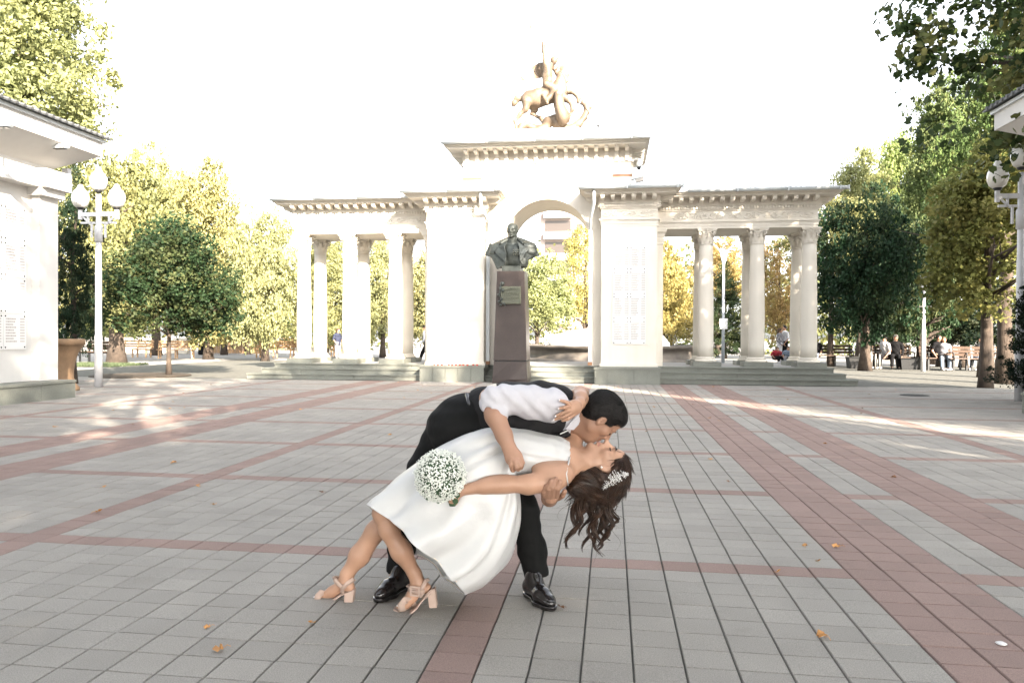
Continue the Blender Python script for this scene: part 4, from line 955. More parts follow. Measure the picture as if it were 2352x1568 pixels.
ct = lapel([(-.60, -.05, 3.62), (-.74, .0, 3.30), (-.56, -.12, 3.26), (-.38, -.20, 2.92), (-.16, -.26, 3.02), (-.12, -.24, 3.2), (-.34, -.2, 3.5)], .12); ct.build('coat_front', M_bronze, bm, bevel=.02)
ct = lapel([(.56, -.05, 3.58), (.70, .0, 3.28), (.52, -.10, 3.24), (.30, -.20, 3.02), (.2, -.24, 3.1), (.34, -.2, 3.46)], .12); ct.build('coat_front', M_bronze, bm, bevel=.02)
for i in range(3):
    for j in range(3): MB().lathe([(.001, -.016), (.016, -.010), (.018, .0), (.012, .012), (.001, .016)], (-.02+.055*j+.03*0+.08, -.275, 3.40-.055*i), 8).build('medal', M_brass, bm)
for j in range(3): MB().lathe([(.001, -.012), (.014, -.006), (.014, .006), (.001, .012)], (-.45+.03*j, -.19, 3.15-.09*j), 8).build('button', M_bronze, bm)

# ================================================================== HORSEMAN ON THE ATTIC
def Q(x, y, Y=20.8): return AY(1139.2+x*.18168, 36.75+y*.18168, Y)
hm = empty('horseman_statue', label='bronze rider in a cape on a rearing horse spearing a serpent on the attic roof', cat='statue')
S = Sdf((-3.45, 20.0, 6.6), (-.1, 21.6, 9.6), .022)
C_ = lambda pts, rs, dY=0., k=.04, **kw: S.chain([Q(p[0], p[1], 20.8+(p[2] if len(p) > 2 else dY)) for p in pts], [r*.0172 for r in rs], k, **kw)
# horse trunk, neck, head (radii in half-pixels of the enlarged photo)
C_([(425, 1055), (540, 1040), (660, 1000), (790, 960)], [14, 14.5, 14, 13.5], k=.10)
C_([(790, 950), (810, 860), (830, 760), (850, 690)], [12, 9, 6.5, 5.5], k=.08)
C_([(860, 680), (895, 740), (905, 825)], [6, 4.5, 2.6], k=.04); C_([(885, 650), (900, 620)], [1.8, .8])
C_([(800, 800), (770, 720), (790, 660), (850, 640)], [3, 3.5, 3, 2])           # mane
for dy, pts in ((-.16, [(800, 1010), (900, 1060), (950, 1110), (965, 1190), (930, 1260)]), (.16, [(840, 960), (935, 940), (1000, 985), (1050, 1040), (1040, 1085)]),
                (-.16, [(390, 1090), (370, 1180), (300, 1250), (245, 1330), (262, 1450), (300, 1470)]), (.16, [(440, 1120), (490, 1190), (455, 1235), (570, 1300), (600, 1370)])):
    n = len(pts); C_([(p[0], p[1], dy) for p in pts], [8 if i == 0 else (5.2 if i == 1 else 3.2 - .3*(i > 2)) for i in range(n)], k=.05)
C_([(345, 1045), (270, 1050), (235, 1100), (215, 1140)], [3, 5.5, 5, 2])      # tail
# rider
C_([(650, 870, -.05), (650, 760, -.05), (655, 650, -.03)], [8, 7.5, 8.5], k=.06)
C_([(640, 630, -.1), (615, 560, -.12), (605, 450, -.12), (600, 370, -.12), (597, 340, -.12)], [4.5, 3.8, 3, 2.2, 2.6], k=.04)
C_([(690, 620, .08), (760, 700, .1), (830, 720, .05)], [4, 3.2, 2.6]); C_([(690, 640), (715, 600)], [3, 3])
S.ell(Q(738, 570), (.085, .085, .10), k=.03); C_([(700, 545), (740, 530), (785, 540)], [2, 3.2, 1.2])
C_([(650, 870, -.22), (740, 930, -.26), (680, 1030, -.28), (650, 1060, -.3)], [6.5, 6, 3.6, 3], k=.05)
C_([(600, 1010, -.3), (650, 1105, -.32)], [3, 2.2])
S.wrinkle(.006, [(20, 5, 14, 0), (-16, 8, 22, 1)])
S.build('horse_and_rider', M_statue, hm)
D = Sdf((-3.45, 20.0, 6.6), (-.1, 21.6, 9.6), .022); S = D
C_([(140, 1475, -.2), (210, 1475, -.2), (290, 1460, -.2), (320, 1390, -.15), (390, 1370, -.1), (460, 1420, 0), (560, 1440, 0), (620, 1430, .05), (660, 1340, .05), (740, 1310, .0), (790, 1360, -.1), (850, 1420, -.1), (960, 1430, -.1), (1040, 1370, -.1), (1110, 1290, -.05), (1145, 1200, 0), (1140, 1140, 0)], [1.5, 3, 4.5, 5, 5, 6.5, 7, 7.5, 8, 8, 7.5, 7, 6.5, 6, 5.2, 4.6, 4], k=.05)
C_([(1140, 1140), (1100, 1100), (1070, 1110)], [5, 3.2, 1.6]); C_([(1140, 1140), (1190, 1150), (1205, 1130)], [4, 3, 1]); C_([(1110, 1105), (1085, 1065)], [1.5, .7])
for (x, y, dx, dy_) in ((1165, 1230, 12, 6), (1150, 1300, 10, 8), (1090, 1380, 4, 14), (1050, 1320, -8, -10)): C_([(x, y), (x+dx, y+dy_)], [1.8, .6])
C_([(700, 1330), (760, 1400), (870, 1460), (930, 1440)], [4, 4, 3.5, 3]); C_([(860, 1380), (940, 1420), (1000, 1480)], [2.5, 3, 4])
S.wrinkle(.006, [(24, 3, -14, 0)])
D.build('serpent', M_statue, hm)
def sheet(pts_rows, name, m, par, th=.02):
    b = MB(); k = len(pts_rows[0]); vs = [p for r in pts_rows for p in r]; b.add(vs, [(i*k+j, i*k+j+1, (i+1)*k+j+1, (i+1)*k+j) for i in range(len(pts_rows)-1) for j in range(k-1)], True)
    o = b.build(name, m, par); s = o.modifiers.new('s', 'SOLIDIFY'); s.thickness = th; return o
sheet([[Q(600, 590, 20.75), Q(545, 590, 20.9), Q(470, 640, 21.0), Q(415, 700, 21.0), Q(360, 745, 20.9), Q(315, 780, 20.8)],
       [Q(595, 660, 20.85), Q(540, 680, 21.05), Q(480, 710, 21.1), Q(430, 745, 21.05), Q(380, 775, 20.95), Q(325, 790, 20.85)],
       [Q(590, 770, 20.8), Q(555, 785, 20.9), Q(510, 785, 20.95), Q(450, 795, 20.9), Q(395, 805, 20.8), Q(335, 815, 20.75)]], 'cape', M_statue, hm)
sheet([[Q(760, 960, 20.45), Q(790, 1010, 20.38), Q(830, 980, 20.5)], [Q(745, 1120, 20.5), Q(790, 1140, 20.36), Q(850, 1120, 20.5)], [Q(775, 1270, 20.55), Q(830, 1290, 20.38), Q(935, 1270, 20.5)], [Q(810, 1375, 20.6), Q(860, 1390, 20.45), Q(915, 1340, 20.55)]], 'drapery', M_statue, hm, .05)
MB().tube([Q(410, 85, 20.6), Q(597, 345, 20.66), Q(850, 690, 20.6), Q(1160, 1195, 20.7), Q(1300, 1400, 20.7)], .007, 6).build('spear', M_statue, hm)
MB().loft([[Q(1280, 1375, 20.70)+np.array((a, b, 0))*.001 for a, b in ((-1, -1), (1, -1), (1, 1), (-1, 1))], [Q(1290, 1388, 20.7)+np.array((a*.04, b*.015, a*.03)) for a, b in ((-1, -1), (1, -1), (1, 1), (-1, 1))], [Q(1308, 1410, 20.7)+np.array((a, b, 0))*.001 for a, b in ((-1, -1), (1, -1), (1, 1), (-1, 1))]], smooth=False).build('spear_point', M_dark, hm)
hl = MB(); hl.loft([[Q(745, 525, 20.8)+np.array((r*math.cos(a), .0+o_, r*math.sin(a)+.02)) for r, o_ in ((.15, -.01), (.165, -.01), (.165, .01), (.15, .01))] for a in [i*math.pi/10 for i in range(21)]], cap=False); hl.build('halo', mat('pale_gilt', (.85, .8, .66), .5), hm)
for a, b_, m_ in ((0, .5, mat('flag_brown', (.35, .18, .1), .8)), (.5, 1, mat('flag_white', (.8, .8, .8), .8))):
    r = []
    for t_ in [a+(b_-a)*i/4 for i in range(5)]:
        x = 445-70*t_; y = 130+70*t_; r.append([Q(x-8, y-12+6*math.sin(t_*9), 20.6+.03*math.sin(t_*8)), Q(x+12, y+14+6*math.sin(t_*9), 20.6+.03*math.sin(t_*8))])
    sheet(r, 'pennant', m_, hm, .006)
settle(hm, (-1.95, 20.8, 6.86))

# ================================================================== THE COUPLE
def BB(x0, y0, x1, y1, d0, d1, h):
    c = np.array([P(x, y, d) for x in (x0, x1) for y in (y0, y1) for d in (d0, d1)]); return Sdf(c.min(0)-.01, c.max(0)+.01, h)
def PZ4(x, y, d): return P(1240.3+x*.1758, 872.8+y*.1758, d)
def pc(pts): return [P(*p) for p in pts]
V3 = lambda a, b, c=0.: CR*a+CU*b-CF*c            # image right, image up, towards camera
def fingers(S, specs, k=.0018):
    for pts, r0, r1 in specs:
        n = len(pts); S.chain([P(*p) for p in pts], [r0+(r1-r0)*i/(n-1) for i in range(n)], k)
def fuzz(src, n, L, rad, flow, m_, seed, target=None, lift=.35, noise=.12, par=None, name='hair_strands'):
    me = src.data; k = len(me.vertices); co = np.empty(k*3); no = np.empty(k*3); me.vertices.foreach_get('co', co); me.vertices.foreach_get('normal', no); co = co.reshape(-1, 3); no = no.reshape(-1, 3)
    r = np.random.default_rng(seed); b = MB()
    for i in r.integers(0, k, n):
        p, nn = co[i], no[i]; f = (np.asarray(target)-p if target is not None else np.asarray(flow))+r.normal(size=3)*noise*(np.linalg.norm(np.asarray(target)-p) if target is not None else 1)
        f = f-nn*(f@nn); ln = np.linalg.norm(f); f /= ln+1e-9; l = L*r.uniform(.5, 1.2); rr = rad*r.uniform(.7, 1.3); q1 = p+f*l*.5+nn*l*lift*.5; q2 = p+f*l+nn*l*lift*.55
        b.tube([p-f*l*.1, q1, q2], [rr, rr*.9, rr*.35], 3, cap=False)
    return b.build(name, m_, src)
# ---- groom -------------------------------------------------------
gr = empty('person', label='man in white shirt and black waistcoat bending forward to kiss the woman in white', cat='person')
GH = P(1380, 957, 3.40)
gfw = V3(.50, -.85, -.16); gup = V3(.85, .52, 0)
S = BB(860, 860, 1470, 1400, 2.98, 3.75, .0042)
T, A = head_fn(S, GH, gfw, gup, .96, neck=(P(1318, 962, 3.45), .062))
S.cone(P(1318, 962, 3.45), P(1285, 950, 3.46), .062, .07, .03)
S.cone(P(1330, 985, 3.42), P(1352, 1000, 3.40), .03, .028, .03)     # throat
# hidden torso, hips and legs keep the body one piece
S.chain(pc([(1285, 950, 3.46), (1200, 945, 3.48), (1110, 950, 3.50), (1055, 975, 3.50)]), [.060, .065, .060, .060], .04)
S.chain(pc([(1060, 985, 3.42), (1200, 1165, 3.45), (1232, 1345, 3.46)]), [.055, .036, .028], .03)
S.chain(pc([(1045, 990, 3.58), (945, 1180, 3.56), (908, 1330, 3.54)]), [.055, .036, .028], .03)
S.cone(P(1232, 1345, 3.46), P(1240, 1372, 3.43), .032, .035); S.cone(P(908, 1330, 3.54), P(905, 1358, 3.52), .032, .035)
# near arm: shoulder - elbow - wrist
S.chain(pc([(1265, 935, 3.29), (1190, 925, 3.22), (1125, 915, 3.16)]), [.055, .045, .042], .02)
S.chain(pc([(1125, 915, 3.16), (1138, 955, 3.13), (1158, 1000, 3.10), (1171, 1032, 3.08)]), [.041, .043, .034, .027], .015, flat=CF, q=.9)
# near fist on her waist
S.chain(pc([(1171, 1032, 3.08), (1180, 1050, 3.07), (1187, 1060, 3.07)]), [.028, .034, .030], .012, flat=CF, q=.75)
fingers(S, [([(1194, 1050, 3.06), (1200, 1062, 3.06), (1197, 1074, 3.075)], .0115, .0095), ([(1189, 1056, 3.045), (1196, 1070, 3.045), (1190, 1078, 3.07)], .0115, .0095),
            ([(1183, 1058, 3.04), (1187, 1072, 3.035), (1183, 1076, 3.06)], .011, .009), ([(1176, 1052, 3.05), (1174, 1068, 3.045), (1178, 1080, 3.06)], .012, .010)])
# far arm comes from behind her back, fingers close round her upper arm
S.chain(pc([(1270, 975, 3.60), (1235, 1075, 3.50), (1262, 1145, 3.34)]), [.045, .038, .028], .02)
S.chain(pc([(1262, 1145, 3.34), (1262, 1144, 3.24), (1265, 1141, 3.18)]), [.028, .034, .032], .012)
fingers(S, [([(1249, 1138, 3.15), (1248, 1130, 3.115), (1254, 1115, 3.100)], .0115, .0095), ([(1258, 1139, 3.145), (1260, 1122, 3.095), (1266, 1103, 3.088)], .0125, .0105),
            ([(1268, 1139, 3.145), (1271, 1119, 3.09), (1277.5, 1099, 3.088)], .0125, .0105), ([(1279, 1138, 3.15), (1282, 1121, 3.10), (1287, 1106, 3.098)], .012, .010),
            ([(1282, 1144, 3.22), (1292, 1138, 3.19), (1297, 1128, 3.18)], .012, .011)])
S.build('body', M_skin, gr, smooth_it=1)
# hair
S = BB(1310, 870, 1470, 1040, 3.2, 3.6, .0036)
hp = lambda x, y, z: GH+.96*(x*A[0]+y*A[1]+z*A[2])
S.ell(hp(-.018, 0, .036), (.098, .081, .084), A, k=.01); S.ell(hp(-.045, 0, -.02), (.058, .066, .055), A, k=.03); S.ell(hp(.02, 0, .07), (.07, .066, .048), A, k=.02)
S.ell(hp(.118, 0, .004), (.052, .12, .056), A, k=.008, sub=True); S.ell(hp(.066, 0, -.050), (.044, .12, .050), A, k=.008, sub=True)
S.ell(hp(.075, 0, -.08), (.070, .12, .072), A, k=.01, sub=True); S.ell(hp(.02, 0, -.115), (.08, .12, .055), A, k=.01, sub=True)
for s in (-1, 1): S.ell(hp(.002, s*.085, -.016), (.014, .020, .026), A, k=.004, sub=True)
S.build('hair', M_hair, gr, smooth_it=1)
fuzz(gr.children[-1] if False else [o for o in gr.children if o.name.startswith('hair')][0], 5200, .010, .0007, V3(.8, -.3), M_hair, 5)
def facebits(par, c, A, sc, closed=True, bold=1.):
    t = lambda x, y, z: np.array(c)+sc*(x*A[0]+y*A[1]+z*A[2])
    for s in (-1, 1):
        MB().tube([t(.0935, s*.014, .019), t(.0935, s*.028, .0235), t(.084, s*.045, .018)], [.0028*bold, .0038*bold, .0016], 6).build('eyebrow', M_brow, par)
        MB().tube([t(.0845, s*.018, -.005), t(.0885, s*.030, -.008), t(.082, s*.042, -.006), t(.078, s*.048, -.002)], [.0010, .0026*bold, .0022*bold, .0008], 6).build('eyelashes', M_brow, par)
    l = MB(); l.tube([t(.082, .022, -.062), t(.0955, .008, -.0585), t(.0955, -.008, -.0585), t(.082, -.022, -.062)], [.0015, .0042, .0042, .0015], 6)
    l.tube([t(.082, .020, -.064), t(.0935, .007, -.068), t(.0935, -.007, -.068), t(.082, -.020, -.064)], [.0015, .0050, .0050, .0015], 6); l.build('lips', M_lip, par)
facebits(gr, GH, A, .96)
# shirt: shoulders and near sleeve rolled at the elbow, collar
S = BB(1070, 850, 1360, 1100, 3.02, 3.78, .0042)
S.chain(pc([(1285, 952, 3.45), (1200, 945, 3.47), (1110, 950, 3.49)]), [.098, .105, .10], .04)
S.ell(P(1262, 926, 3.31), (.072, .085, .068), k=.03); S.ell(P(1268, 950, 3.62), (.07, .08, .07), k=.03)
S.chain(pc([(1268, 932, 3.28), (1215, 922, 3.225), (1165, 918, 3.185), (1130, 914, 3.155)]), [.073, .068, .059, .052], .03)
S.cone(P(1126, 927, 3.15), P(1146, 949, 3.14), .043, .042, .012, flat=CF, q=1.15)                     # rolled cuff
S.cone(P(1120, 910, 3.155), P(1124, 930, 3.15), .016, .030, .02)
S.cone(P(1268, 975, 3.60), P(1238, 1065, 3.50), .058, .055, .02)
S.cone(P(1129, 943, 3.14), P(1150, 975, 3.13), .036, .034, .004, sub=True)
S.wrinkle(.0019, [(88, 15, 60, 0), (120, -10, 96, 1.1), (34, 0, 12, .4)])
S.build('shirt', M_shirt, gr)
S = BB(1285, 900, 1365, 1015, 3.28, 3.58, .0036)
cb = P(1314, 958, 3.445); cn = V3(.93, .25, 0)
S.cone(cb-cn*.004, cb+cn*.020, .070, .064, .004); S.cone(cb-cn*.05, cb+cn*.08, .060, .056, .003, sub=True)
col_o = S.build('collar', M_shirt, gr)
cp = [(575, 375, 3.392), (545, 480, 3.372), (505, 580, 3.362), (440, 650, 3.358), (330, 640, 3.356), (395, 555, 3.352), (490, 440, 3.362)]
MB().loft([[PZ4(x, y, d) for x, y, d in cp], [PZ4(x, y, d+.005) for x, y, d in cp]], smooth=False).build('collar_leaf', M_shirt, gr, bevel=.0015)
cp = [(330, 560, 3.372), (400, 545, 3.365), (340, 640, 3.362), (200, 700, 3.366), (120, 700, 3.372), (210, 620, 3.372)]
MB().loft([[PZ4(x, y, d) for x, y, d in cp], [PZ4(x, y, d+.006) for x, y, d in cp]], smooth=False).build('shirt_front', M_shirt, gr)
MB().loft([[P(1300, 984, 3.37), P(1307, 998, 3.36), P(1309, 996, 3.40), P(1303, 983, 3.41)], [P(1286, 993, 3.36), P(1291, 1004, 3.35), P(1294, 1002, 3.39), P(1289, 992, 3.4)], [P(1268, 998, 3.36), P(1272, 1006, 3.355), P(1275, 1004, 3.39), P(1270, 996, 3.4)]], smooth=False).build('tie', M_vest, gr, bevel=.004)
MB().obox(P(1296, 992, 3.345), V3(.018, .008), V3(-.001, .002), V3(0, 0, .003)).build('tie_clip', M_plate, gr)
# waistcoat
S = BB(1050, 850, 1360, 1040, 3.15, 3.75, .0045)
S.chain(pc([(1300, 946, 3.45), (1235, 940, 3.46), (1170, 942, 3.47), (1110, 950, 3.48), (1082, 960, 3.48)]), [.088, .116, .122, .112, .104], .05)
S.chain(pc([(1275, 958, 3.36), (1235, 962, 3.36), (1170, 962, 3.38)]), [.06, .075, .07], .05)
S.chain(pc([(1318, 950, 3.50), (1280, 920, 3.48), (1240, 908, 3.42)]), [.060, .065, .06], .04)
S.chain(pc([(1300, 990, 3.42), (1270, 1000, 3.42), (1225, 1000, 3.42)]), [.03, .035, .03], .04)
S.ell(P(1258, 925, 3.265), (.082, .10, .066), k=.006, sub=True)      # armhole
S.cone(P(1314, 958, 3.40), P(1350, 962, 3.44), .075, .085, .01, sub=True)
S.cut(P(1073, 950, 3.4), V3(-.97, .1, 0))
S.wrinkle(.0012, [(35, 20, 60, 0), (-60, 20, 30, 1.7)])
S.build('waistcoat', M_vest, gr)
MB().obox(P(1130, 887, 3.40), V3(.020, .006), V3(-.002, .006), V3(0, .002, .004)).build('back_buckle', mat('brushed_steel', (.55, .53, .5), .35, metal=.7), gr)
sm = MB(); sm.tube([P(1072, 905, 3.42), P(1077, 930, 3.375), P(1078, 960, 3.365), P(1077, 985, 3.385)], .010, 8); sm.build('belt', M_shoe, gr)
# trousers
S = BB(860, 885, 1280, 1400, 3.22, 3.75, .005)
S.chain(pc([(1082, 955, 3.48), (1058, 968, 3.485), (1040, 985, 3.49)]), [.103, .110, .118], .06, flat=CF, q=1.2)
S.chain(pc([(1048, 985, 3.43), (1130, 1080, 3.44), (1200, 1165, 3.45), (1222, 1260, 3.455), (1236, 1346, 3.46)]), [.112, .10, .068, .060, .058], .04)
S.chain(pc([(1030, 990, 3.56), (985, 1080, 3.56), (940, 1180, 3.56), (922, 1260, 3.55), (908, 1338, 3.54)]), [.11, .095, .068, .056, .054], .04)
S.cut(P(1077, 950, 3.4), V3(.97, -.05, 0)) if False else None
for a, b_ in (((1236, 1349, 3.46), (1240, 1375, 3.455)), ((907, 1341, 3.54), (904, 1366, 3.535))): S.cone(P(*a), P(*b_), .075, .075, .003, sub=True)
S.wrinkle(.0016, [(16, 10, 50, 0), (-40, 20, 28, .7), (8, 30, 85, 2)])
S.build('trousers', M_trous, gr)
# shoes
def oxford(heel, toe, dh, par):
    h0 = G(*heel); t0 = G(*toe); f = t0-h0; L = np.linalg.norm(f); f /= L; s = np.cross(f, (0, 0, 1)); Z = np.array((0, 0, 1.))
    S = Sdf(np.minimum(h0, t0)-[.09, .09, .03], np.maximum(h0, t0)+[.09, .09, .17], .0036); p = lambda a, b, c: h0+f*a*L+s*b+Z*c
    S.chain([p(.12, 0, .05), p(.35, 0, .052), p(.62, .004, .044), p(.86, .002, .036)], [.036, .034, .040, .030], .02, flat=Z, q=.85)
    S.chain([p(.14, 0, .055), p(.22, 0, .10)], [.036, .036], .03); S.chain([p(.40, 0, .06), p(.24, 0, .10)], [.032, .034], .02)
    S.chain([p(.86, 0, .034), p(.95, .001, .030)], [.031, .022], .015, flat=Z, q=.8)
    S.cut(p(.5, 0, .018), -Z); S.cut(p(.2, 0, .13), Z); o = S.build('shoe', M_shoe, par)
    S = Sdf(np.minimum(h0, t0)-[.09, .09, .03], np.maximum(h0, t0)+[.09, .09, .06], .0036)
    S.chain([p(.10, 0, .02), p(.35, 0, .02), p(.62, .004, .02), p(.88, .002, .02), p(.97, 0, .02)], [.038, .033, .046, .036, .024], .015); S.cut(p(.5, 0, .022), Z); S.cut(p(.5, 0, .001), -Z)
    S.ell(p(.40, 0, -.002), (.04, .06, .014), np.array([f, s, Z]), k=.004, sub=True); S.build('sole', M_shoe, o)
    lc = MB()
    for i in range(4): a = .33+i*.05; z = .112-i*.012; lc.tube([p(a, -.018, z-.006), p(a, 0, z), p(a, .018, z-.006)], .0025, 5)
    lc.tube([p(.66, -.044, .045), p(.69, -.03, .066), p(.70, 0, .076), p(.69, .03, .066), p(.66, .044, .045)], .0018, 5); lc.build('laces', M_black, o)
oxford((1214, 1366), (1268, 1402), 0, gr)
oxford((934, 1350), (868, 1383), 0, gr)
settle(gr, G(1060, 1370))

# ---- bride -------------------------------------------------------
br_ = empty('person', label='woman in sleeveless white satin dress leaning back in his arms with a bouquet', cat='person')
BH = P(1391, 1068, 3.35)
bfw = V3(.284, .959, 0.02); bup = V3(.955, -.29, .0)
S = BB(700, 885, 1460, 1410, 2.98, 3.68, .0042)
T, A = head_fn(S, BH, bfw, bup, .93, neck=(P(1322, 1068, 3.33), .047))
S.chain(pc([(1345, 1060, 3.345), (1322, 1066, 3.33), (1300, 1060, 3.31)]), [.046, .050, .055], .04)
S.cone(P(1345, 1052, 3.31), P(1312, 1090, 3.24), .014, .014, .03)
# chest / back, hips
S.chain(pc([(1290, 1052, 3.30), (1235, 1045, 3.29), (1175, 1042, 3.28), (1120, 1060, 3.28)]), [.066, .066, .060, .070], .05)
S.cone(P(1318, 1040, 3.38), P(1290, 1030, 3.36), .035, .05, .04)
# near arm
S.chain(pc([(1288, 1088, 3.20), (1266, 1103, 3.16)]), [.055, .052], .04)
S.chain(pc([(1266, 1104, 3.16), (1213, 1112, 3.125), (1165, 1111, 3.10), (1112, 1116, 3.085), (1056, 1126, 3.075)]), [.050, .040, .034, .029, .0215], .02)
S.ell(P(1140, 1111, 3.095), (.05, .035, .033), k=.03)
S.ell(P(1250, 1076, 3.185), (.055, .05, .030), k=.03)
# near hand round the stems
S.chain(pc([(1056, 1126, 3.075), (1045, 1136, 3.075)]), [.021, .026], .012)
fingers(S, [([(1043, 1130, 3.06), (1034, 1134, 3.045), (1032, 1144, 3.05)], .009, .008), ([(1046, 1137, 3.06), (1038, 1143, 3.045), (1034, 1152, 3.055)], .009, .0075),
            ([(1050, 1142, 3.065), (1043, 1150, 3.05), (1036, 1156, 3.06)], .0085, .007), ([(1052, 1145, 3.075), (1047, 1156, 3.065), (1040, 1158, 3.07)], .0075, .0065), ([(1048, 1128, 3.085), (1036, 1128, 3.09), (1026, 1140, 3.08)], .010, .008)])
# far arm over his neck
S.chain(pc([(1312, 1035, 3.38), (1322, 995, 3.46), (1326, 945, 3.55), (1327, 910, 3.56)]), [.046, .040, .036, .036], .025)
S.chain(pc([(1327, 908, 3.56), (1333, 905, 3.47), (1334, 915, 3.36), (1332, 926, 3.29)]), [.036, .036, .031, .0225], .02)
S.chain(pc([(1332, 927, 3.29), (1320, 935, 3.245), (1309, 939, 3.225)]), [.022, .029, .027], .015, flat=CF, q=.65)
fingers(S, [([(1308, 926, 3.215), (1297, 922, 3.20), (1286, 919, 3.20)], .0095, .0065), ([(1307, 934, 3.21), (1295, 936, 3.19), (1284, 938, 3.195)], .0095, .0065),
            ([(1306, 942, 3.21), (1291, 949, 3.188), (1277, 955, 3.195)], .0095, .0065), ([(1309, 949, 3.215), (1292, 958, 3.20), (1273, 963, 3.205)], .009, .006), ([(1318, 951, 3.235), (1304, 962, 3.22), (1292, 965, 3.225)], .010, .0075)])
# legs
S.chain(pc([(1110, 1060, 3.34), (1000, 1115, 3.37), (905, 1165, 3.39), (862, 1220, 3.40), (826, 1275, 3.405), (797, 1318, 3.40), (790, 1336, 3.40)]), [.07, .058, .040, .043, .045, .027, .026], .025)
S.chain(pc([(1110, 1065, 3.24), (985, 1120, 3.23), (876, 1178, 3.28), (892, 1215, 3.275), (922, 1265, 3.28), (953, 1318, 3.29), (960, 1338, 3.29)]), [.07, .055, .036, .040, .044, .026, .026], .025)
# feet
S.chain(pc([(797, 1338, 3.395), (803, 1347, 3.39)]), [.028, .024], .02); S.chain(pc([(790, 1340, 3.40), (764, 1358, 3.42), (738, 1371, 3.44)]), [.028, .024, .020], .015)
fingers(S, [([(738, 1370, 3.44-.02+i*.013), (722-i*1.2+2, 1373-abs(i-1)*.3, 3.447-.02+i*.012)], .0095-.0006*i, .0085-.0008*i) for i in range(5)])
S.chain(pc([(962, 1340, 3.285), (978, 1350, 3.28)]), [.028, .024], .02); S.chain(pc([(958, 1342, 3.29), (947, 1368, 3.285), (932, 1388, 3.275)]), [.028, .025, .021], .015)
fingers(S, [([(930, 1386-i*.8, 3.262+i*.012), (914+i*1.6, 1393-i*1.6, 3.255+i*.013)], .0095-.0006*i, .0085-.0008*i) for i in range(5)])
S.build('body', M_skinb, br_, smooth_it=1)
facebits(br_, BH, A, .93, bold=1.3)
nl = MB()
for p in ((1285, 918.6, 3.193), (1283, 938, 3.188), (1276, 955.5, 3.188), (1272, 963.5, 3.20)): nl.lathe([(.001, -.004), (.003, -.0025), (.0035, .002), (.001, .004)], P(*p), 8)
for i in range(5): nl.lathe([(.001, -.004), (.005, 0), (.001, .004)], P(720-i*1.2+2, 1370.5, 3.44-.02+i*.012), 8); nl.lathe([(.001, -.004), (.005, 0), (.001, .004)], P(913+i*1.6, 1390-i*1.6, 3.248+i*.013), 8)
nl.build('painted_nails', M_nail, br_)
MB().lathe([(.001, -.006), (.006, 0), (.001, .006)], BH+.93*(-.002*A[0]-.086*A[1]-.03*A[2]), 10).build('earring', M_pearl, br_)
MB().lathe([(.001, -.006), (.006, 0), (.001, .006)], BH+.93*(-.002*A[0]+.086*A[1]-.03*A[2]), 10).build('earring', M_pearl, br_)
MB().tube([P(1337, 918, 3.28), P(1334, 922, 3.262), P(1331, 930, 3.262), P(1332, 936, 3.28)], .0013, 5).build('bracelet', M_gold, br_)
MB().tube([P(1300, 931, 3.197), P(1299, 935, 3.188), P(1300, 939, 3.197)], .0014, 5).build('ring', M_gold, br_)
# dress: rings measured along the body, folds grow towards the hem
RG_ = [  # (upper x,y), (lower x,y), depth centre, half depth
 ((1307, 1016), (1304, 1082), 3.32, .078), ((1293, 1007), (1290, 1090), 3.31, .098), ((1275, 1002), (1262, 1088), 3.305, .098), ((1250, 997), (1240, 1092), 3.295, .110), ((1215, 990), (1213, 1090), 3.285, .115), ((1185, 986), (1196, 1087), 3.28, .112), ((1160, 984), (1186, 1093), 3.275, .115),
 ((1125, 985), (1189, 1112), 3.275, .130), ((1085, 994), (1193, 1145), 3.28, .155), ((1040, 1012), (1195, 1180), 3.285, .18), ((990, 1042), (1191, 1215), 3.29, .205), ((945, 1076), (1182, 1252), 3.295, .22), ((908, 1106), (1165, 1290), 3.30, .235), ((880, 1130), (1140, 1320), 3.305, .245), ((860, 1147), (1108, 1346), 3.31, .25), ((845, 1160), (1068, 1366), 3.315, .255)]
def spline(K, n):
    K = np.array(K, float); out = []
    for i in range(n):
        t = i/(n-1)*(len(K)-1); j = min(int(t), len(K)-2); u = t-j; p0 = K[max(j-1, 0)]; p1 = K[j]; p2 = K[j+1]; p3 = K[min(j+2, len(K)-1)]
        out.append(.5*((2*p1)+(-p0+p2)*u+(2*p0-5*p1+4*p2-p3)*u*u+(-p0+3*p1-3*p2+p3)*u**3))
    return np.array(out)
KR = spline([(a[0], a[1], b[0], b[1], d, h) for a, b, d, h in RG_], 110); NA = 168; rings = []
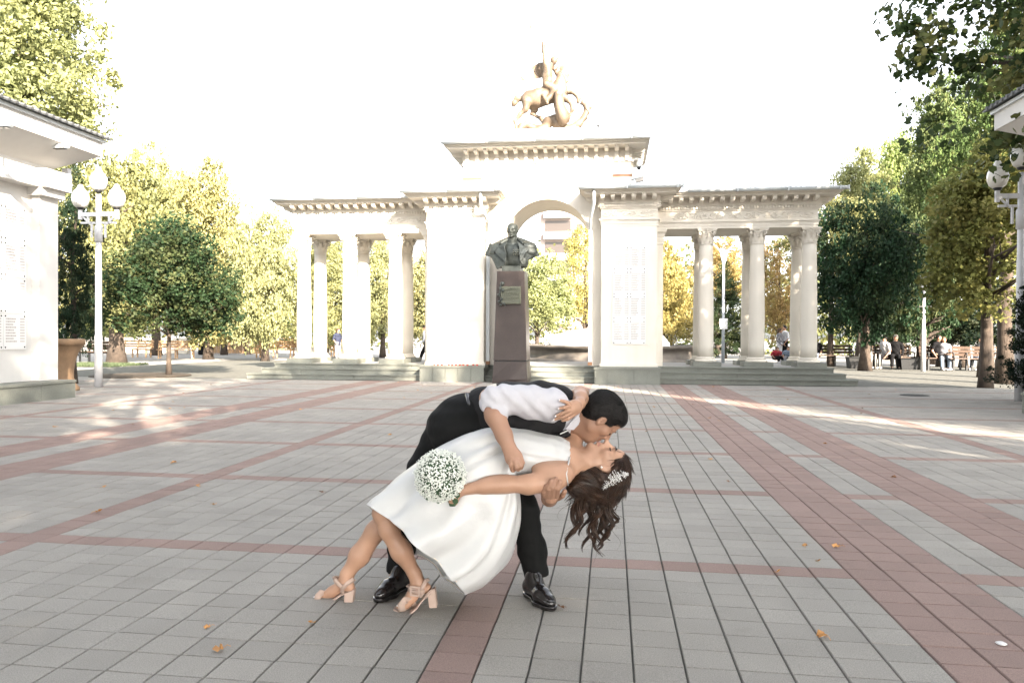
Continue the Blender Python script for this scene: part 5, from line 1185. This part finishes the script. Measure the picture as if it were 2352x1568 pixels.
for i, (ux, uy, lx, ly, d, hd) in enumerate(KR):
    t = i/109; g = max(0, (t-.40)/.60); mid_g = math.exp(-((t-.48)/.13)**2); ring = []
    U = P(ux, uy, d); Lw = P(lx, ly, d); Cc = (U+Lw)/2; Hh = (U-Lw)/2
    for j in range(NA):
        th = 2*math.pi*j/NA; c, s_ = math.cos(th), math.sin(th)
        # folds: broad soft pleats near camera side, fine gathers at the waist
        fo = g*(.036*math.sin(3*th+.6+1.2*t)+.036*math.sin(6*th+2.0-2*t)+.019*math.sin(11*th+4*t))*(.15+.85*s_*s_)
        fo += mid_g*(.012*math.sin(7*th+9*t)+.007*math.sin(13*th-14*t))*(.3+.7*s_*s_)
        fo += .0022*math.sin(31*t+5*th)*math.sin(9*th-17*t)+g*.0035*math.sin(23*t-7*th+2)*math.sin(13*th+11*t)
        crease = -.050*g**.6*math.exp(-((th-1.95-.25*t)/.10)**2)-.034*mid_g*math.exp(-((th-1.35+1.2*(t-.45))/.09)**2)
        fo += crease
        nrm = c*Hh/np.linalg.norm(Hh)+s_*(-CF); pw = .86 if t > .4 else 1.
        p = Cc+np.sign(c)*abs(c)**pw*Hh+np.sign(s_)*abs(s_)**pw*hd*(-CF)+nrm*fo
        p = p+g*.092*s_*V3(.68, .73)
        ring.append(p)
    rings.append(ring)
VV = np.array(rings).reshape(-1, 3); FF = np.array([(i*NA+j, i*NA+(j+1) % NA, (i+1)*NA+(j+1) % NA, (i+1)*NA+j) for i in range(109) for j in range(NA)])
me = npmesh('dress', VV, FF, True); me.materials.append(M_dress); dr = bpy.data.objects.new('dress', me); link(dr, br_); md_ = dr.modifiers.new('s', 'SOLIDIFY'); md_.thickness = .003; md_.offset = -1
MB().tube([P(1308, 1050, 3.235), P(1306, 1062, 3.200), P(1303, 1075, 3.166), P(1301, 1088, 3.148), P(1303, 1102, 3.146), P(1305, 1114, 3.165)], [.005, .004, .0034, .003, .003, .0028], 6).build('shoulder_strap', M_dress, br_)
MB().tube([rings[108][j] for j in range(0, NA, 3)]+[rings[108][0]], .0022, 5).build('hem', mat('cream_lining', (.75, .66, .55), .7), br_)
# sandals
def sandal(soles, heel_t, heel_b, d, straps, side, par):
    S = None; n_ = len(soles); wds = [.020, .034, .038, .030, .027, .028]
    MB().loft([[P(x, y, dd)-CF*wds[i]+CU*.004, P(x, y, dd)-CF*wds[i]-CU*.006, P(x, y, dd)+CF*wds[i]-CU*.006, P(x, y, dd)+CF*wds[i]+CU*.004] for i, (x, y, dd) in enumerate(soles)], smooth=False).build('sole', M_nude, par, bevel=.003)
    a0, a1 = heel_t; b0, b1 = heel_b; w_ = .024
    MB().loft([[P(a0[0], a0[1], d)-CF*w_, P(a1[0], a1[1], d)-CF*w_, P(a1[0], a1[1], d)+CF*w_, P(a0[0], a0[1], d)+CF*w_], [P(b0[0], b0[1], d)-CF*w_, P(b1[0], b1[1], d)-CF*w_, P(b1[0], b1[1], d)+CF*w_, P(b0[0], b0[1], d)+CF*w_]], smooth=False).build('heel', M_nude, par, bevel=.004)
    for pts, wd in straps:
        rows = []; pts = [P(*p) for p in pts]
        for i, p in enumerate(pts):
            t_ = pts[min(i+1, len(pts)-1)]-pts[max(i-1, 0)]; n_ = -CF; u = np.cross(t_, n_); u /= np.linalg.norm(u); rows.append([p-u*wd, p+u*wd])
        o = sheet(rows, 'strap', M_nude, par, .004)
s1 = empty('sandal', label='nude suede block heeled sandal on her far foot, toe pointing left', cat='shoe')
s2 = empty('sandal', label='nude suede sandal with square buckle on her nearer foot', cat='shoe')
sandal([(713, 1372, 3.45), (728, 1379, 3.44), (746, 1382, 3.43), (768, 1373, 3.42), (786, 1361, 3.40), (808, 1354, 3.39)], ((793, 1358), (816, 1350)), ((792, 1390), (811, 1391)), 3.385,
       [([(728, 1380, 3.395), (730, 1369, 3.395), (738, 1361, 3.405), (746, 1360, 3.43), (748, 1368, 3.47), (746, 1380, 3.48)], .015), ([(768, 1330, 3.36), (776, 1340, 3.36), (786, 1348, 3.36), (786, 1362, 3.365)], .009), ([(786, 1352, 3.358), (797, 1340, 3.36), (812, 1331, 3.37), (814, 1330, 3.40)], .009), ([(766, 1328, 3.40), (767, 1327, 3.42), (790, 1325, 3.44), (812, 1330, 3.42)], .008)], 1, s1)
sandal([(905, 1396, 3.28), (922, 1403, 3.275), (944, 1403, 3.27), (958, 1392, 3.275), (969, 1377, 3.28), (990, 1352, 3.28)], ((983, 1364), (1000, 1346)), ((987, 1392), (1005, 1391)), 3.275,
       [([(924, 1404, 3.235), (921, 1390, 3.232), (930, 1378, 3.24), (944, 1380, 3.26), (952, 1392, 3.30), (946, 1402, 3.315)], .016), ([(937, 1349, 3.27), (942, 1355, 3.242), (955, 1358, 3.235), (975, 1360, 3.245)], .011), ([(966, 1372, 3.25), (969, 1352, 3.25), (979, 1332, 3.26), (984, 1330, 3.285)], .008), ([(937, 1348, 3.27), (938, 1346, 3.30), (960, 1340, 3.33), (984, 1330, 3.30)], .008), ([(975, 1372, 3.252), (985, 1362, 3.25), (996, 1352, 3.255)], .007)], 1, s2)
bk = MB(); c = P(953, 1357, 3.226)
for a, b_, u, v in ((-.018, 0, .0035, .020), (.018, 0, .0035, .020), (0, .018, .020, .0035), (0, -.018, .020, .0035), (0, 0, .018, .002)): bk.obox(c+V3(a, b_), V3(u, -u*.1), V3(0, v), V3(0, 0, .003))
bk.build('buckle', M_nude, s2)
settle(s1, G(803, 1391)); settle(s2, G(1000, 1392)); 
for o in (s1, s2):
    for k_ in ('label', 'category'): 
        if k_ in o: del o[k_]
    loc = o.location.copy(); o.parent = br_; o.location = loc
# hair: cap, mass and waving locks
hp = lambda x, y, z: BH+.93*(x*A[0]+y*A[1]+z*A[2])
S = BB(1290, 1000, 1470, 1190, 3.18, 3.55, .0038)
S.ell(hp(-.022, 0, .034), (.106, .086, .088), A, k=.02); S.ell(hp(-.085, 0, .02), (.07, .075, .075), A, k=.04); S.ell(hp(-.10, 0, .055), (.055, .06, .045), A, k=.03)
S.chain(pc([(1400, 1100, 3.34), (1362, 1102, 3.32), (1330, 1110, 3.29), (1314, 1120, 3.27)]), [.07, .062, .045, .020], .04)
S.chain(pc([(1400, 1115, 3.35), (1370, 1135, 3.34), (1345, 1145, 3.34)]), [.05, .05, .03], .04)
S.ell(hp(.105, 0, .0), (.066, .12, .062), A, k=.01, sub=True); S.ell(hp(.07, 0, -.065), (.080, .13, .085), A, k=.01, sub=True)
for s in (-1, 1): S.ell(hp(-.004, s*.088, -.018), (.026, .026, .036), A, k=.008, sub=True); S.ell(hp(.03, s*.085, -.02), (.035, .03, .05), A, k=.008, sub=True)
S.wrinkle(.0010, [(40, 60, 160, 0), (90, -60, 110, 1)])
hc = S.build('hair', M_bhair, br_, smooth_it=1)
fuzz(hc, 4200, .05, .0011, None, M_bhair, 6, target=P(1378, 1128, 3.34), lift=.03, noise=.04)
rh = random.Random(4); lk = MB()
def lock(p, q, amp, wl, r0, ph, n=26, dd=0.):
    pts = []; rd = []
    for i in range(n):
        t = i/(n-1); x = p[0]+(q[0]-p[0])*t; y = p[1]+(q[1]-p[1])*t; a = amp*t**.7
        x += a*math.sin(ph+t*wl); y += a*.35*math.cos(ph+t*wl)
        pts.append(P(x, y, p[2]+(q[2]-p[2])*t+.0010*a*math.cos(ph+t*wl+1))); rd.append(r0*(1-.75*t**1.5)*(.75+.25*math.sin(3.14*t)))
    lk.tube(pts, rd, 5)
# flowing strands over the mass, from the parting to the hanging ends
ENDS = [(1304, 1248, .9), (1311, 1256, 1.), (1330, 1212, .7), (1340, 1228, .8), (1352, 1262, 1.1), (1366, 1268, 1.2), (1377, 1271, 1.2), (1384, 1258, 1.), (1394, 1252, 1.), (1405, 1226, 1.2), (1399, 1215, .9), (1360, 1240, 1.), (1388, 1236, 1.1)]
for li, (ex, ey, am) in enumerate(ENDS):
    ph = rh.uniform(0, 6.28); wl = rh.uniform(8.5, 10.5); sx0 = 1335+(ex-1300)*.72; d0 = 3.34+rh.uniform(-.07, .06); a0_ = 14*am
    for q in range(30):
        s0 = (sx0+rh.gauss(0, 5), 1122+rh.gauss(0, 6)+(8 if sx0 > 1385 else 0), d0+rh.gauss(0, .010)); sh_ = rh.gauss(0, 2.0); f_ = rh.uniform(.86, 1.02)
        lock(s0, (ex+sh_*.6, s0[1]+(ey-s0[1])*f_, d0+rh.gauss(0, .006)), a0_*rh.uniform(.9, 1.1), wl*f_, rh.uniform(.0022, .0038), ph+rh.gauss(0, .13), 40)
for i in range(60):     # short underlayer joining the mass
    s0 = (rh.uniform(1330, 1425), 1120+rh.uniform(-12, 14), 3.34+rh.uniform(-.06, .08)); lock(s0, (s0[0]*.6+1362*.4+rh.gauss(0, 6), rh.uniform(1150, 1190), s0[2]), rh.uniform(5, 9), rh.uniform(5, 7), rh.uniform(.003, .0055), rh.uniform(0, 6), 16)
for i in range(110):      # locks hiding the neck on the near side
    s0 = (rh.uniform(1348, 1400), 1090+rh.uniform(-6, 25), 3.285+rh.uniform(-.01, .08)); e = (rh.uniform(1300, 1395), rh.uniform(1125, 1175)); lock(s0, (e[0], e[1], s0[2]+.01), rh.uniform(3, 7), rh.uniform(4, 7), rh.uniform(.003, .006), rh.uniform(0, 1.5), 12)
for i in range(26):      # flyaway single hairs
    s0 = (rh.uniform(1340, 1440), 1115+rh.uniform(-5, 20), 3.32+rh.uniform(-.05, .05)); e = rh.choice(ENDS); lock(s0, (e[0]+rh.gauss(0, 18), e[1]+rh.gauss(-25, 25), s0[2]), rh.uniform(10, 22), rh.uniform(6, 9), .0011, rh.uniform(0, 6), 20)
lk.build('hair_locks', M_bhair, br_)
# hairpin of pearls
hpn = MB(); pr = MB(); a0 = np.array((1386, 1122)); a1 = np.array((1440, 1086)); pts = []
for i in range(12):
    t = i/11; c_ = a0+(a1-a0)*t; pts.append(P(c_[0], c_[1]-5*math.sin(3.14*t), 3.245+.012*abs(t-.5)))
hpn.tube(pts, .0012, 5)
for i in range(170):
    t = rh.random(); c_ = a0+(a1-a0)*t; o_ = rh.gauss(0, 5.0)*(.5+math.sin(3.14*t)); x, y = c_[0]+o_*.55+rh.gauss(0, 1.5), c_[1]-5*math.sin(3.14*t)+o_*.83; q = P(x, y, 3.236+.012*abs(t-.5)+rh.uniform(-.004, .006)); r_ = rh.uniform(.0013, .0026)
    pr.lathe([(.0003, -r_), (r_*.9, -r_*.4), (r_*.9, r_*.4), (.0003, r_)], q, 5); hpn.tube([P(c_[0], c_[1]-5*math.sin(3.14*t), 3.246), q], .0006, 3)
hn = hpn.build('hairpin', M_pearl, br_); pr.build('pearls', M_pearl, hn)
settle(br_, G(905, 1395))
# ---- bouquet -----------------------------------------------------
bq = empty('bouquet', label='round bouquet of tiny white flowers held in her near hand', cat='bouquet')
bc = P(1011, 1092, 3.03); R0 = .104
core = Sdf(bc-.13, bc+.13, .007); core.ell(bc, (.086, .086, .088), k=.01); core.wrinkle(.006, [(90, 50, 70, 0), (-70, 80, 60, 2)]); core.build('greenery', M_green, bq)
fl = MB(); st = MB(); rq = random.Random(9)
for i in range(3600):
    d = np.array([rq.gauss(0, 1), rq.gauss(0, 1), rq.gauss(0, 1)]); d /= np.linalg.norm(d)
    if d@CF > .55: continue
    rr = R0*rq.uniform(.84, 1.03)+(rq.random() < .12)*rq.uniform(0, .010); p = bc+d*rr; r_ = rq.uniform(.0022, .0044); 
    b1 = np.cross(d, (0, 0, 1)); b1 /= np.linalg.norm(b1)+1e-9; b2 = np.cross(d, b1)
    ring = lambda h, w_: [p+d*h+w_*(math.cos(a)*b1+math.sin(a)*b2) for a in (0, 1.257, 2.513, 3.77, 5.03)]
    fl.loft([ring(-r_*.8, r_*.3), ring(0, r_), ring(r_*.6, r_*.75)], smooth=True)
    if i % 3 == 0: st.tube([bc+d*.078, p-d*r_], .0010, 3)
fl.build('blossoms', M_flower, bq, kind='stuff'); st.build('fine_stems', M_green, bq, kind='stuff')
sm = MB()
for i in range(14):
    a = i*.45; o_ = np.array([math.cos(a), math.sin(a), 0])*.012; sm.tube([bc+V3(.02, -.05)+o_, P(1034, 1146, 3.06)+o_*.7, P(1040, 1161, 3.065)+o_*.9], .003, 5)
sm.build('stems', M_green, bq)
for (x, y) in ((968, 1126), (981, 1140), (1050, 1136), (1046, 1150), (1006, 1148)):
    c = P(x, y, 3.02); MB().loft([[c+V3(-.012, .014), c+V3(-.011, .012, .002)], [c+V3(-.012, -.004), c+V3(.010, .008, .003)], [c+V3(.0, -.016), c+V3(.012, -.006, .0)]], cap=False, closed=False).build('leaf', M_green, bq)
settle(bq, bc)

# ================================================================== PEOPLE IN THE BACKGROUND
def cm(name, c): return mat(name, c, .85)
WH, BL, NV, GY, RD_ = cm('white_cloth', (.5, .5, .52)), M_black, cm('navy_cloth', (.015, .02, .045)), cm('grey_cloth', (.14, .14, .155)), cm('red_cloth', (.28, .02, .03))
HB = cm('brown_hair', (.06, .035, .02)); DEN = cm('pale_denim', (.16, .20, .26))
def person(x, y, rz, label, pose, top, legs, hair, h=1.72, shoes=None, longhair=False, skirt=False, arms=None, sleeve=.5, extra=None):
    t = empty('person', (x, y, 0), rz, label=label, cat='person'); k = h/1.72; z = lambda v: v*k
    hip = {'stand': .93, 'walk': .92, 'sit': .50}[pose]*k; hy = 0.
    # facing -y ; x is his left
    feet = {'stand': [(-.10, 0), (.10, .02)], 'walk': [(-.08, -.34), (.08, .36)], 'sit': [(-.12, -.48), (.12, -.42)]}[pose]
    knees = {'stand': [(-.10, -.02, .5*k), (.10, 0, .5*k)], 'walk': [(-.08, -.22, .50*k), (.08, .12, .47*k)], 'sit': [(-.12, -.42, .50*k), (.12, -.40, .50*k)]}[pose]
    lean = {'stand': 0, 'walk': -.04, 'sit': -.10}[pose]; sh = hip+.50*k
    def sdf(): return Sdf((-.5, -.75, -.02), (.5, .65, h+.1), .016)
    B = sdf(); B.chain([(0, 0, hip), (0, lean, sh-.03), (0, lean-.01, sh+.10)], [.10, .10, .05], .05)
    B.ell((0, lean-.03, sh+.20*k), (.078, .095, .118), k=.02); B.ell((0, lean-.12, sh+.19*k), (.014, .02, .02), k=.01)
    for i, s in enumerate((-1, 1)):
        kx, ky, kz = knees[i]; fx, fy = feet[i]; B.chain([(s*.09, 0, hip), (kx, ky, kz), (fx, fy, .08)], [.075, .052, .038], .03); B.chain([(fx, fy+.03, .04), (fx, fy-.15, .03)], [.035, .028], .02)
    A_ = arms or [[(-.19, lean, sh-.02), (-.25, lean+.03, sh-.28*k), (-.22, lean-.12, sh-.48*k)], [(.19, lean, sh-.02), (.25, lean+.03, sh-.28*k), (.22, lean-.12, sh-.48*k)]]
    for a in A_:
        B.chain(a, [.045, .036, .024], .02); d = np.array(a[2])-np.array(a[1]); d /= np.linalg.norm(d); e = np.array(a[2]); B.cone(e, e+d*.07, .026, .022, .01, flat=(1, 0, 0), q=.6)
        for f in range(4): o_ = np.array([0, (f-1.5)*.018, 0]); B.cone(e+d*.07+o_, e+d*.14+o_, .009, .007, .004)
        B.cone(e+d*.03, e+d*.08+np.array([0, -.035, 0]), .010, .008, .005)
    B.build('body', M_skin, t)
    C1 = sdf(); C1.chain([(0, 0, hip+.0), (0, lean*.5, (hip+sh)/2), (0, lean, sh-.04)], [.135, .125, .135], .06, flat=(1, 0, 0), q=1.2); C1.cone((-.15, lean, sh-.02), (.15, lean, sh-.02), .065, .065, .05)
    for a in A_:
        e = np.array(a[0])+(np.array(a[1])-np.array(a[0]))*min(1, sleeve*2) if sleeve <= .5 else np.array(a[1]); C1.cone(a[0], e, .062, .056, .03)
        if sleeve > .5: C1.cone(a[1], np.array(a[1])+(np.array(a[2])-np.array(a[1]))*(sleeve-.5)*2, .055, .042, .02)
    C1.wrinkle(.004, [(30, 20, 40, 0), (-25, 10, 35, 1)]); C1.build('top', top, t)
    C2 = sdf()
    if skirt: C2.chain([(0, 0, hip+.04), (0, 0, .45), (0, 0, .12)], [.14, .17, .20], .05)
    else:
        C2.cone((-.06, 0, hip+.02), (.06, 0, hip+.02), .13, .13, .05)
        for i, s in enumerate((-1, 1)):
            kx, ky, kz = knees[i]; fx, fy = feet[i]; C2.chain([(s*.08, 0, hip-.02), (kx, ky, kz), (fx, fy, .13)], [.105, .078, .062], .03)
    C2.build('skirt' if skirt else 'trousers', legs, t)
    Hh = sdf(); c = (0, lean-.03, sh+.20*k); Hh.ell((c[0], c[1]+.015, c[2]+.03), (.088, .10, .105), k=.01); Hh.ell((0, c[1]-.11, c[2]-.04), (.07, .08, .09), k=.01, sub=True)
    if longhair: Hh.chain([(0, c[1]+.07, c[2]), (0, c[1]+.10, c[2]-.22)], [.07, .05], .04)
    Hh.build('hair', hair, t)
    for i in (0, 1):
        fx, fy = feet[i]; F_ = Sdf((fx-.08, fy-.24, -.01), (fx+.08, fy+.12, .14), .012); F_.chain([(fx, fy+.03, .045), (fx, fy-.17, .04)], [.048, .042], .02, flat=(0, 0, 1), q=.8); F_.cut((fx, fy, .004), (0, 0, -1)); F_.build('shoe', shoes or WH, t)
    if extra: extra(t, sh, k, lean)
    return t
def cap_strap(t, sh, k, lean):
    c = Sdf((-.2, -.35, sh), (.2, .2, sh+.5), .012); c.ell((0, lean-.02, sh+.27), (.095, .11, .065), k=.01); c.ell((0, lean-.13, sh+.25), (.06, .07, .012), k=.01); c.build('cap', M_black, t)
    MB().tube([(-.15, lean-.02, sh+.05), (-.10, lean-.15, sh-.1), (.0, lean-.17, sh-.25), (.12, lean-.12, sh-.40)], .016, 6).build('shoulder_strap', M_black, t)
    for s in (-1, 1):
        f = (-.08, -.34) if s < 0 else (.08, .36); kn = (-.08, -.22, .5) if s < 0 else (.08, .12, .47); MB().tube([(s*.19, .0, .90), (kn[0]+s*.085, kn[1], kn[2]), (f[0]+s*.065, f[1], .16)], .017, 5).build('side_stripe', WH, t)
px = lambda x, Y: XY(x, Y)
person(px(980, 31.5), 31.5, math.radians(-95), 'man in white shirt, black cap and striped black trousers walking left beside the left pier', 'walk', WH, BL, HB, 1.62, sleeve=1.0, extra=cap_strap, shoes=BL)
person(px(776, 35), 35, math.radians(60), 'woman in white and navy top and grey trousers half behind the second left column', 'stand', NV, GY, HB, 1.5, longhair=True)
person(px(463, 42), 42, 0.2, 'woman in a long black dress by the tan board fence', 'stand', BL, BL, HB, 1.5, skirt=True, longhair=True, shoes=BL)
person(px(1791, 37), 37, math.radians(60), 'woman in grey cardigan and white trousers standing close to a man by the last column', 'stand', GY, WH, HB, 1.6, longhair=True, sleeve=1.)
person(px(1803, 37.3), 37.3, math.radians(-70), 'man in white shirt and dark shorts hugging the woman in the grey cardigan', 'stand', WH, BL, M_hair, 1.74, shoes=WH)
person(px(1782, 36.6), 36.6, .3, 'child in red sitting low left of the standing pair', 'sit', RD_, BL, HB, .9)
person(px(1812, 36.2), 36.2, -.3, 'small child in pale denim right of the standing pair', 'sit', DEN, GY, HB, .95)
person(px(2041, 30.6), 30.75, math.radians(-70), 'seated person in white T-shirt and dark striped trousers beside the bicycle rack', 'sit', WH, BL, M_hair, 1.66, sleeve=.35)
person(px(2062, 30.6), 30.8, math.radians(-20), 'seated bald man in black track jacket with white stripes', 'sit', BL, BL, cm('grey_hair', (.3, .28, .25)), 1.72, sleeve=1., shoes=BL)
person(px(2155, 29.9), 30.1, math.radians(25), 'seated man in black T-shirt and black trousers leaning towards the woman beside him', 'sit', BL, BL, M_hair, 1.72, sleeve=.35)
person(px(2170, 29.9), 30.05, math.radians(-10), 'seated woman in striped grey top and pale jeans', 'sit', GY, DEN, HB, 1.62, longhair=True)
person(px(2268, 29.9), 30.2, math.radians(-60), 'person in pale clothes seated at the far right bench', 'sit', GY, DEN, M_hair, 1.6)
person(px(1878, 33), 33.2, math.radians(-30), 'seated person in dark clothes just right of the last column', 'sit', BL, DEN, M_hair, 1.6)
# ================================================================== FALLEN LEAVES
lv = []
for nm, seed in (('a', 1), ('b', 2), ('c', 3)):
    r = random.Random(seed); ang = [-90, -35, -5, 22, 50, 90, 130, 158, 185, 215]; rr = [.25, .34, .62, .36, .68, .9, .66, .36, .62, .34]
    vs = [(0, 0, .006)]+[(math.cos(math.radians(a))*q*.038*r.uniform(.85, 1.15), math.sin(math.radians(a))*q*.038*r.uniform(.85, 1.15), .004+r.uniform(0, .018)) for a, q in zip(ang, rr)]
    b = MB(); b.add(vs, [(0, i+1, (i+1) % 10+1) for i in range(10)], False); b.tube([(0, -.008, .006), (.004, -.03, .012), (.002, -.045, .004)], .0011, 4); lv.append(b.mesh('fallen_leaf'))
for m_ in lv: m_.materials.append(M_fallen)
lvb = [m_.copy() for m_ in lv]
for m_ in lvb: m_.materials[0] = M_fallen2
LP = [((508, 1494), 1.15, 0, 'large orange leaf lying at the bottom left of the paving'), ((480, 1442), .8, 0, 'small orange leaf above the large one at the bottom left'), ((718, 1432), .8, 0, 'orange leaf in front of her left sandal'),
      ((740, 1133), 1.1, 1, 'curled dark brown leaf left of the skirt'), ((224, 1177), 1.2, 0, 'orange leaf near the red band on the left'), ((399, 1064), 1.4, 0, 'orange leaf on the grey field between the red bands'), ((491, 1160), .9, 0, 'small tan leaf left of the skirt'),
      ((1786, 1317), 1.0, 0, 'pale leaf on the red row right of her hair'), ((1925, 1258), 1.3, 0, 'orange leaf on the wide red band at the right'), ((1848, 1255), .8, 0, 'tiny orange leaf left of the wide red band'), ((1890, 1465), 1.2, 0, 'tan leaf at the bottom right'),
      ((1878, 1291), .8, 0, 'small pale leaf beside the wide red band'), ((895, 1000), 1.3, 0, 'orange leaf left of his hip'), ((1290, 1398), .9, 1, 'thin brown leaf touching the toe of his shoe'), ((1673, 1107), .8, 1, 'small brown leaf right of her head'), ((456, 1118), 1.0, 0, 'pale leaf on the first red band crossing'), ((1631, 1057), 1.2, 0, 'pale yellow leaf on the grey field right of the heads')]
rl_ = random.Random(12)
for (x, y), s, br2, lb in LP:
    g_ = G(x, y); o = bpy.data.objects.new('fallen_leaf', (lvb if br2 else lv)[rl_.randrange(3)]); link(o); o.location = (g_[0], g_[1], .002); o.rotation_euler = (rl_.uniform(-.25, .25), rl_.uniform(-.25, .25), rl_.uniform(0, 6.28)); o.scale = (s, s*.7, s); tag(o, lb, 'leaf', 'fallen leaves on the paving')
for i in range(60):
    x, y = rl_.uniform(-10, 8), rl_.uniform(4.5, 19); 
    o = bpy.data.objects.new('fallen_leaf', (lvb if rl_.random() < .3 else lv)[rl_.randrange(3)]); link(o); o.location = (x, y, .002); o.rotation_euler = (0, 0, rl_.uniform(0, 6.28)); s = rl_.uniform(.7, 1.3); o.scale = (s, s*.7, s); tag(o, 'small dry leaf scattered far out on the paving', 'leaf', 'dry leaves scattered on the far paving')
c_ = G(2300, 1480); tag(MB().lathe([(.015, .0), (.022, .004), (.012, .009), (.001, .008)], (c_[0], c_[1], .002), 9).build('paper_scrap', M_plate), 'tiny white scrap on the red band at the lower right', 'litter')
